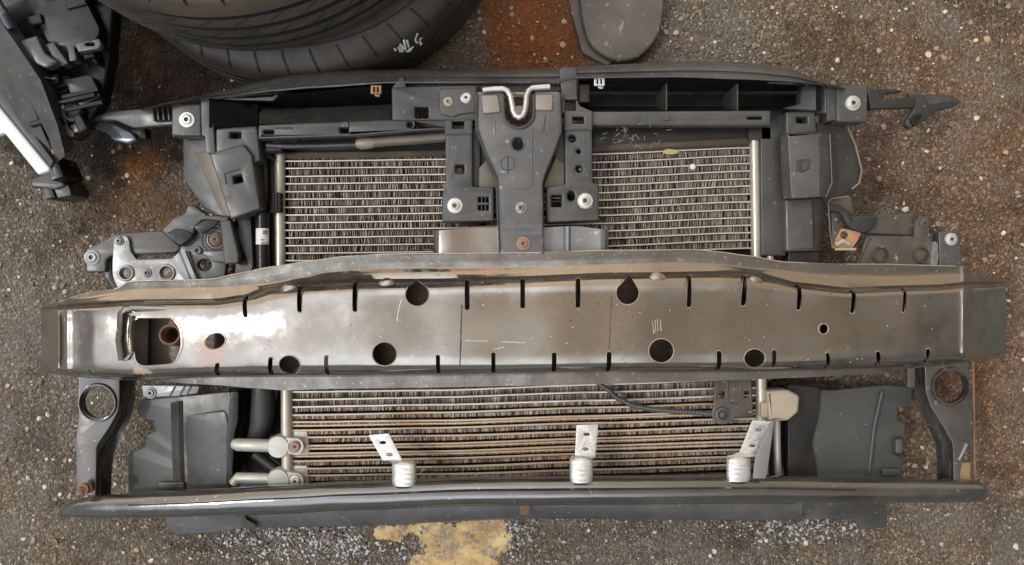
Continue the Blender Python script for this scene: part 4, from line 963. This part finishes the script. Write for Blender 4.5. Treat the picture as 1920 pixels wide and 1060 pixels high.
slots = [(458, 556, 595, 9, -.13), (561, 536, 586, 9, -.06), (665, 528, 585, 9, -.03), (875.5, 525, 582, 9, -.02), (980, 523, 579, 9, 0), (1084, 522, 578, 9, .02), (1293, 517, 577, 9, .06), (1396, 517, 574, 10, .1), (1499, 534, 582, 9, .1), (1600, 544, 588, 9, .13), (1696, 541, 586, 7, .13),
         (404, 681, 708, 9, .3), (506, 670, 706, 9, .13), (611, 667, 706, 8, .06), (821, 666, 703, 8, 0), (925, 661, 702, 8, 0), (1039, 661, 700, 9, 0), (1142, 660, 700, 9, 0), (1349, 658, 697, 9, -.04), (1452, 656, 691, 8, -.03), (1553, 661, 692, 8, -.13), (1648, 659, 686, 9, -.15), (1741, 654, 681, 8, -.05)]
for x, y0, y1, w, sl in slots:
    yc = (y0+y1)/2; hl = (y1-y0)/2-w/2
    lp = [(w/2*math.cos(t), (hl if math.sin(t) > 0 else -hl)+w/2*math.sin(t)) for t in [math.pi*2*(i+.5)/16 for i in range(16)]]
    cutter([(x+u-sl*v, yc+v) for u, v in lp], bz(x))
def tear(x, y, r, tip): return [(x+r*math.cos(t), y+r*math.sin(t)) for t in [R(-35)+R(250)*i/24 for i in range(25)]] + [tip]
cutter(tear(782, 552, 22, (780, 525)), bz(782)); cutter(tear(1177, 550, 21, (1183, 515)), bz(1177))
for x, y, rx, ry, a in ((721, 664, 22.5, 22, 0), (1240, 658, 23, 22, 0), (543, 685, 20, 18, 0), (1415, 672, 19.5, 17, 0), (1544, 617, 9, 9.5, 0), (404, 640, 20, 14, -.35)): cutter(circ(x, y, rx, ry, 28, a), bz(x))
cutter(rnd([(247, 597, 14), (326, 597, 8), (342, 620, 10), (343, 650, 8), (330, 682, 22), (250, 688, 22)], n=6), bz(295))
cto = ct.build('cutter', M['beam'])
md = beam.modifiers.new('s', 'SOLIDIFY'); md.thickness = .0024; md.offset = -1
md = beam.modifiers.new('b', 'BOOLEAN'); md.object = cto; md.operation = 'DIFFERENCE'; md.solver = 'EXACT'
bpy.context.view_layer.update()
dg = bpy.context.evaluated_depsgraph_get()
me = bpy.data.meshes.new_from_object(beam.evaluated_get(dg)); beam.modifiers.clear()
old = beam.data; beam.data = me; me.name = 'bumper_beam'; bpy.data.meshes.remove(old)
bpy.data.objects.remove(cto)
me.polygons.foreach_set('use_smooth', [True]*len(me.polygons)); me.set_sharp_from_angle(angle=R(42))
# the sheared edge of every opening, laid on the real surface
bb = BVHTree.FromPolygons([v.co for v in me.vertices], [tuple(p.vertices) for p in me.polygons])
for lp in RIMS:
    cx = sum(p[0] for p in lp)/len(lp); cy = sum(p[1] for p in lp)/len(lp); pts = []
    for x, y in lp:
        d_ = math.hypot(x-cx, y-cy) or 1; ux, uy = (x-cx)/d_, (y-cy)/d_
        q = P(x+ux*1.3, y+uy*1.3, .2); hit = bb.ray_cast(cam0, (q-cam0).normalized())[0]
        if hit is None: hit = P(x, y, bz(x))
        w = P(x+ux*.2, y+uy*.2, hit.z); pts.append((w, Vector((ux, -uy, 0))))
    secs = []
    for w, u in pts: secs.append([w - u*.0003 + Vector((0, 0, -.0026)), w - u*.0003 + Vector((0, 0, .0002)), w + u*.0004 + Vector((0, 0, .0007)), w + u*.0011 + Vector((0, 0, .0001))])
    f = MB(); f.loft(secs + [secs[0]], world=True); f.build('hole_rim', M['edge'], beam)
# closing plate at the back of the beam
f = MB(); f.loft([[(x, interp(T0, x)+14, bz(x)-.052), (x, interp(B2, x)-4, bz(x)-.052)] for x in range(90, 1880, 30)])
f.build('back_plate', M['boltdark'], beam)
f = MB(); rim(f, [(x, interp(T0, x)+.6) for x in range(112, 1806, 14)], 1.1, 0, .0009)
for v in f.bm.verts:                       # follow the flange as it bows
    k = S(0); px = v.co.x/k+960; py = 530-v.co.y/k; zz_ = bz(px)-.0435+v.co.z; w = P(px, py, zz_); v.co = (w.x, w.y, zz_)
f.build('flange_edge', M['edge'], beam)
# embossed frame round the tow-eye opening
f = MB(); zz = bz(270)
rim(f, [(228, 676), (222, 640), (226, 588), (234, 580), (245, 578), (300, 579), (330, 580)], 6, zz-.001, .006)
rim(f, [(246, 592), (243, 620), (246, 660), (236, 674), (226, 672)], 4, zz-.001, .004); rim(f, [(332, 580), (338, 600), (342, 620)], 4, zz-.001, .004)
rim(f, [(167, 588), (164, 640), (166, 700)], 2, bz(166)-.002, .003)
build_each(f, 'embossed_frame', M['beam'], beam)
f = MB(); f.plate(rnd([(246, 596), (278, 596), (276, 688), (248, 690)], 4), zz-.012, .003, zf=lambda x, y: zz-.012-.0008*(x-246)); f.build('inner_flange', M['bracket'], beam)
f = MB(); k4 = S(zz); f.lathe(P(318, 628, zz), [(20*k4, -.05), (20*k4, -.001), (19*k4, .001), (16.5*k4, .001), (15.5*k4, -.001), (15.5*k4, -.045), (0, -.045)], 28, axis=Vector((.08, .12, 1))); f.build('tow_eye_socket', M['rust'], beam)
# spot-weld domes along the top of the face
f = MB()
for x, y, r_ in ((543, 549, 19), (725, 540, 19), (1232, 531, 21), (1414, 536, 20)):
    z = bz(x)-.014; kz = S(z); f.lathe(P(x, y, z), [(r_*kz, -.004), (r_*kz*.95, .001), (r_*kz*.8, .0035), (r_*kz*.5, .0055), (r_*kz*.2, .0062), (0, .0063)], 24)
build_each(f, 'weld_dome', M['beam'], beam)
# scratches through the lacquer and grime specks, with reflected edges painted as dark lines in the beam mesh
f = MB(); rg = random.Random(9)
def scr(pts, w=.9, mi=0):
    rows = []
    for k, (x, y) in enumerate(pts):
        a, b_ = pts[max(k-1, 0)], pts[min(k+1, len(pts)-1)]
        d_ = Vector((b_[0]-a[0], b_[1]-a[1])).normalized(); nn = Vector((-d_.y, d_.x))*w*.5*rg.uniform(.6, 1.2); r_ = []
        for sg in (-1, 1):
            q = P(x+nn.x*sg, y+nn.y*sg, .2); h_, nr, _, _ = bb.ray_cast(cam0, (q-cam0).normalized())
            if h_ is None or h_.z < bz(x)-.03: return
            r_.append(h_ + (cam0-h_).normalized()*.0004)
        rows.append([f.bm.verts.new(v) for v in r_])
    for a, b_ in zip(rows, rows[1:]): q = f.bm.faces.new((a[0], a[1], b_[1], b_[0])); q.material_index = mi
def wig(x0, y0, x1, y1, n=8, a=1.): return [(x0+(x1-x0)*k/n+rg.uniform(-a, a), y0+(y1-y0)*k/n+rg.uniform(-a, a)*.5) for k in range(n+1)]
scr([(753, 562), (749, 574), (746, 588), (744, 603)], 1.6, 2)
for x, y in ((1228, 600), (1232, 598), (1238, 600), (1224, 604)): scr(wig(x, y, x+2, y+22, 4, .6), 1.1, 2)
scr([(1240, 636), (1246, 628), (1254, 621)], 1.6, 2); scr(wig(872, 639, 915, 640, 6, .7), 1, 2); scr(wig(940, 641, 985, 643, 6, .7), 1, 2); scr(wig(925, 656, 946, 650, 4), 1.1, 2)
for x, y in ((738, 492), (752, 486), (800, 488), (842, 484), (848, 490), (812, 496), (1190, 270)):
    for _ in range(3): scr(wig(x+rg.uniform(-8, 8), y+rg.uniform(-6, 6), x+rg.uniform(-10, 14), y+rg.uniform(-6, 8), 4, 1.2), 1, 2)
scr(wig(866, 572, 862, 692, 14, .5), 3, 3); scr(wig(1078, 540, 1082, 692, 14, .3), 1.4, 3); scr(wig(1147, 556, 1142, 656, 10, .3), 1.4, 3)  # dark lines paint reflected edges onto the beam face
for _ in range(150):
    x, y = rg.uniform(120, 1800), rg.uniform(480, 712)
    scr([(x, y), (x+rg.uniform(-3.5, 3.5), y+rg.uniform(-2.5, 2.5))], rg.uniform(.7, 1.7), rg.choice((2, 2, 3)))
for _ in range(60):
    x, y = rg.gauss(1140, 40), rg.gauss(610, 40); scr([(x, y), (x+rg.uniform(-1, 1), y+rg.uniform(1, 4))], rg.uniform(.8, 1.6), 3)
sm = bpy.data.meshes.new('t'); f.bm.to_mesh(sm); f.bm.free()
bmm = bmesh.new(); bmm.from_mesh(me); bmm.from_mesh(sm); bmm.to_mesh(me); bmm.free(); bpy.data.meshes.remove(sm)

# ================================================================== SCRAP CAR PART, UPPER LEFT
B_ = empty('scrap_car_part', tuple(P(60, 160, GZ)), 'black plastic car body part with grey rail and white edge strip', 'car part')
f = MB()
f.plate(rnd([(-160, -120), (205, -120), (212, 20), (205, 110), (190, 190), (150, 250), (128, 262), (100, 200), (60, 110), (-160, -60)], 8), .1, .03, (), .004)
f.plate(rnd([(60, 20), (150, -20), (190, 60), (150, 110), (100, 100)], 14), .125, .02); f.plate(rnd([(115, 150), (170, 140), (190, 180), (150, 200)], 8), .122, .02)
rgs = random.Random(21)
for k in range(26):
    x, y = rgs.uniform(60, 200), rgs.uniform(-30, 240)
    if x > 60 + (250-y)*.55 + 40: x -= 50
    w_, h_, a_ = rgs.uniform(6, 26), rgs.uniform(3, 10), rgs.choice((-.35, -.25, 1.0, 1.1, -.3))
    q = [(x+u*math.cos(a_)-v*math.sin(a_), y+u*math.sin(a_)+v*math.cos(a_)) for u, v in ((-w_, -h_), (w_, -h_), (w_, h_), (-w_, h_))]
    f.plate(rnd(q, 3), .11+.02*rgs.random(), .02, (), .003)
for x, y in ((112, 192), (118, 182), (126, 206)): f.tube([(x, y, .128), (x+30, y-6, .13), (x+66, y-14, .126)], .0038, 8)
body = f.build('body', M['black'], B_)
f = MB(); f.loft([[(-80, -10, .15), (-58, -40, .165), (-35, -60, .15)], [(0, 100, .15), (26, 76, .165), (46, 70, .14)], [(52, 180, .14), (76, 150, .155), (92, 138, .125)], [(92, 260, .12), (108, 236, .135), (122, 222, .105)], [(106, 306, .1), (122, 292, .112), (140, 276, .09)]])
f.loft([[(-90, 30, .12), (-80, -10, .15)], [(-5, 160, .12), (0, 100, .15)], [(50, 250, .115), (52, 180, .14)], [(96, 312, .1), (106, 306, .1)]])
f.build('rail', M['plastic'], B_)
f = MB(); f.plate([(-90, 40), (-60, 60), (10, 178), (100, 302), (92, 322), (-90, 120)], .115, .006); f.build('seal_strip', M['plastic_dark'], B_)
f = MB(); f.plate(rnd([(-90, 110), (-70, 110), (2, 205), (93, 316), (91, 321), (71, 328), (24, 270), (8, 250), (-30, 262), (-90, 200)], 3), .12, .012, (), .003); f.build('edge_strip', M['white'], B_)
f = MB(); f.plate(rnd([(30, 78), (68, 66), (84, 100), (108, 116), (86, 128), (66, 120), (44, 96)], 4), .15, .02, (), .003); f.build('clip_block', M['plastic'], B_)
f = MB(); f.plate(rnd([(82, 84), (100, 78), (108, 90), (128, 118), (116, 124), (96, 108)], 3), .14, .02, (), .002); f.plate(rnd([(126, 88), (138, 86), (144, 112), (130, 116)], 3), .138, .02); f.plate(rnd([(60, 134), (80, 142), (104, 148), (78, 148), (64, 142)], 3), .14, .01); build_each(f, 'lug', M['plastic_mid'], B_)
f = MB(); f.plate(rnd([(140, 82), (186, 72), (190, 84), (184, 92), (146, 98)], 3), .14, .012, [rect(160, 80, 176, 86, 1)], .002); f.build('connector', M['blue'], B_)
f = MB(); f.tube([(-20, -10, .16), (8, 30, .165), (20, 52, .155)], .008, 10); f.build('trim_bar', M['blue'], B_)
f = MB(); f.plate(rnd([(104, 200), (116, 205), (128, 240), (140, 250), (136, 258), (120, 252), (106, 222)], 3), .112, .012); f.plate(rnd([(130, 236), (150, 228), (155, 244), (140, 250)], 3), .115, .015); f.lathe(P(138, 212, .112), [(.016, 0), (.014, .006), (.011, .006), (.01, -.002), (0, -.002)], 20); build_each(f, 'lug', M['plastic_mid'], B_)
f = MB(); f.plate(rnd([(52, 338), (92, 322), (116, 334), (122, 348), (104, 356), (60, 352)], 4), .03, .06, (), .004); f.plate(rnd([(100, 352), (128, 346), (134, 366), (108, 372)], 4), .025, .055); build_each(f, 'foot', M['plastic_mid'], B_)
f = MB(); f.plate(rnd([(78, 352), (96, 350), (104, 370), (86, 374)], 3), .028, .05); f.plate(rnd([(84, 296), (104, 292), (120, 330), (96, 340)], 4), .06, .06); build_each(f, 'foot', M['black'], B_)

# ================================================================== DRY GRASS CAUGHT ON THE FRONT END
f = MB(); rg = random.Random(31)
for cx, cy, n_, z, sp in ((1180, 252, 26, .155, 26), (1240, 285, 10, .125, 22), (800, 488, 16, .188, 36), (690, 400, 14, .112, 60), (1300, 380, 14, .112, 60), (700, 845, 10, .115, 90), (1200, 840, 10, .115, 120), (880, 905, 5, .2, 60)):
    for _ in range(n_):
        x, y = rg.gauss(cx, sp), rg.gauss(cy, sp*.45); a = rg.uniform(0, 6.28); l_ = rg.uniform(4, 13); b_ = rg.uniform(-.5, .5)
        pts = []
        for k in range(5): pts.append((x, y, z+rg.uniform(0, .003))); x += l_/4*math.cos(a); y += l_/4*math.sin(a); a += b_/4
        f.tube(pts, .00026, 4)
straw = mat('dry straw', (.42, .36, .26), .7, 0, (.3, .24, .16), .5, 60)
tag(f.build('dry_grass', straw), 'pale wisps of dry grass caught in the radiator fins and on the beam', None, None, 'stuff')
f = MB(); pz = .113; f.lathe(P(1299, 313, pz), [(.0052, -.002), (.005, .001), (.003, .003), (0, .0034)], 14)
tag(f.build('pebble', M['sticker']), 'small white pebble lying on the right half of the radiator fins', 'pebble')
f = MB(); f.plate(rnd([(1240, 284), (1252, 279), (1270, 281), (1274, 286), (1262, 290), (1248, 289)], 3), .116, .0012, (), .0004)
tag(f.build('leaf_fragment', mat('yellow leaf', (.4, .33, .12), .6, 0, (.3, .22, .1), .5, 120)), 'small yellow dry leaf piece on the top edge of the right radiator fins', 'leaf')

# ================================================================== SLAB AND BOTTLE CAP, UPPER RIGHT
slab_m = mat('weathered rubber slab', (.075, .067, .058), .6, 0, (.15, .125, .1), .75, 14, .5, 110, spots=(60, .64, (.25, .21, .16)))
f = MB(); f.plate(rnd([(1078, -90, 6), (1250, -90, 6), (1245, 20, 20), (1236, 70, 30), (1196, 112, 30), (1150, 116, 30), (1104, 86, 25), (1090, 30, 10)]), GZ+.026, .025, (), .005)
f.plate(rnd([(1050, -90, 4), (1100, -90, 4), (1110, 88, 10), (1150, 116, 20), (1140, 124, 8), (1092, 100, 8), (1070, 20, 8)]), GZ+.0095, .009, (), .003)
tag(f.build('rubber_slab', slab_m), 'flat grey slab with rounded end lying on the asphalt beyond the carrier panel', 'slab')
cap = empty('bottle_cap', tuple(P(1226, 4, GZ)), 'small blue and white bottle cap beside the grey slab', 'bottle cap')
f = MB(); pc = P(1226, 2, GZ); f.lathe(pc, [(.0125, 0), (.0125, .008), (.0115, .0098), (.0095, .0102)], 40); f.build('cap_rim', mat('blue cap plastic', (.16, .3, .42), .4), cap)
f = MB(); f.lathe(pc+Vector((0, 0, .0101)), [(.0095, 0), (.007, .0003)], 40); f.build('cap_ring', M['white'], cap)
f = MB(); f.lathe(pc+Vector((0, 0, .0104)), [(.007, 0), (0, .0003)], 40); f.build('cap_top', mat('faded red print', (.45, .2, .14), .5), cap)
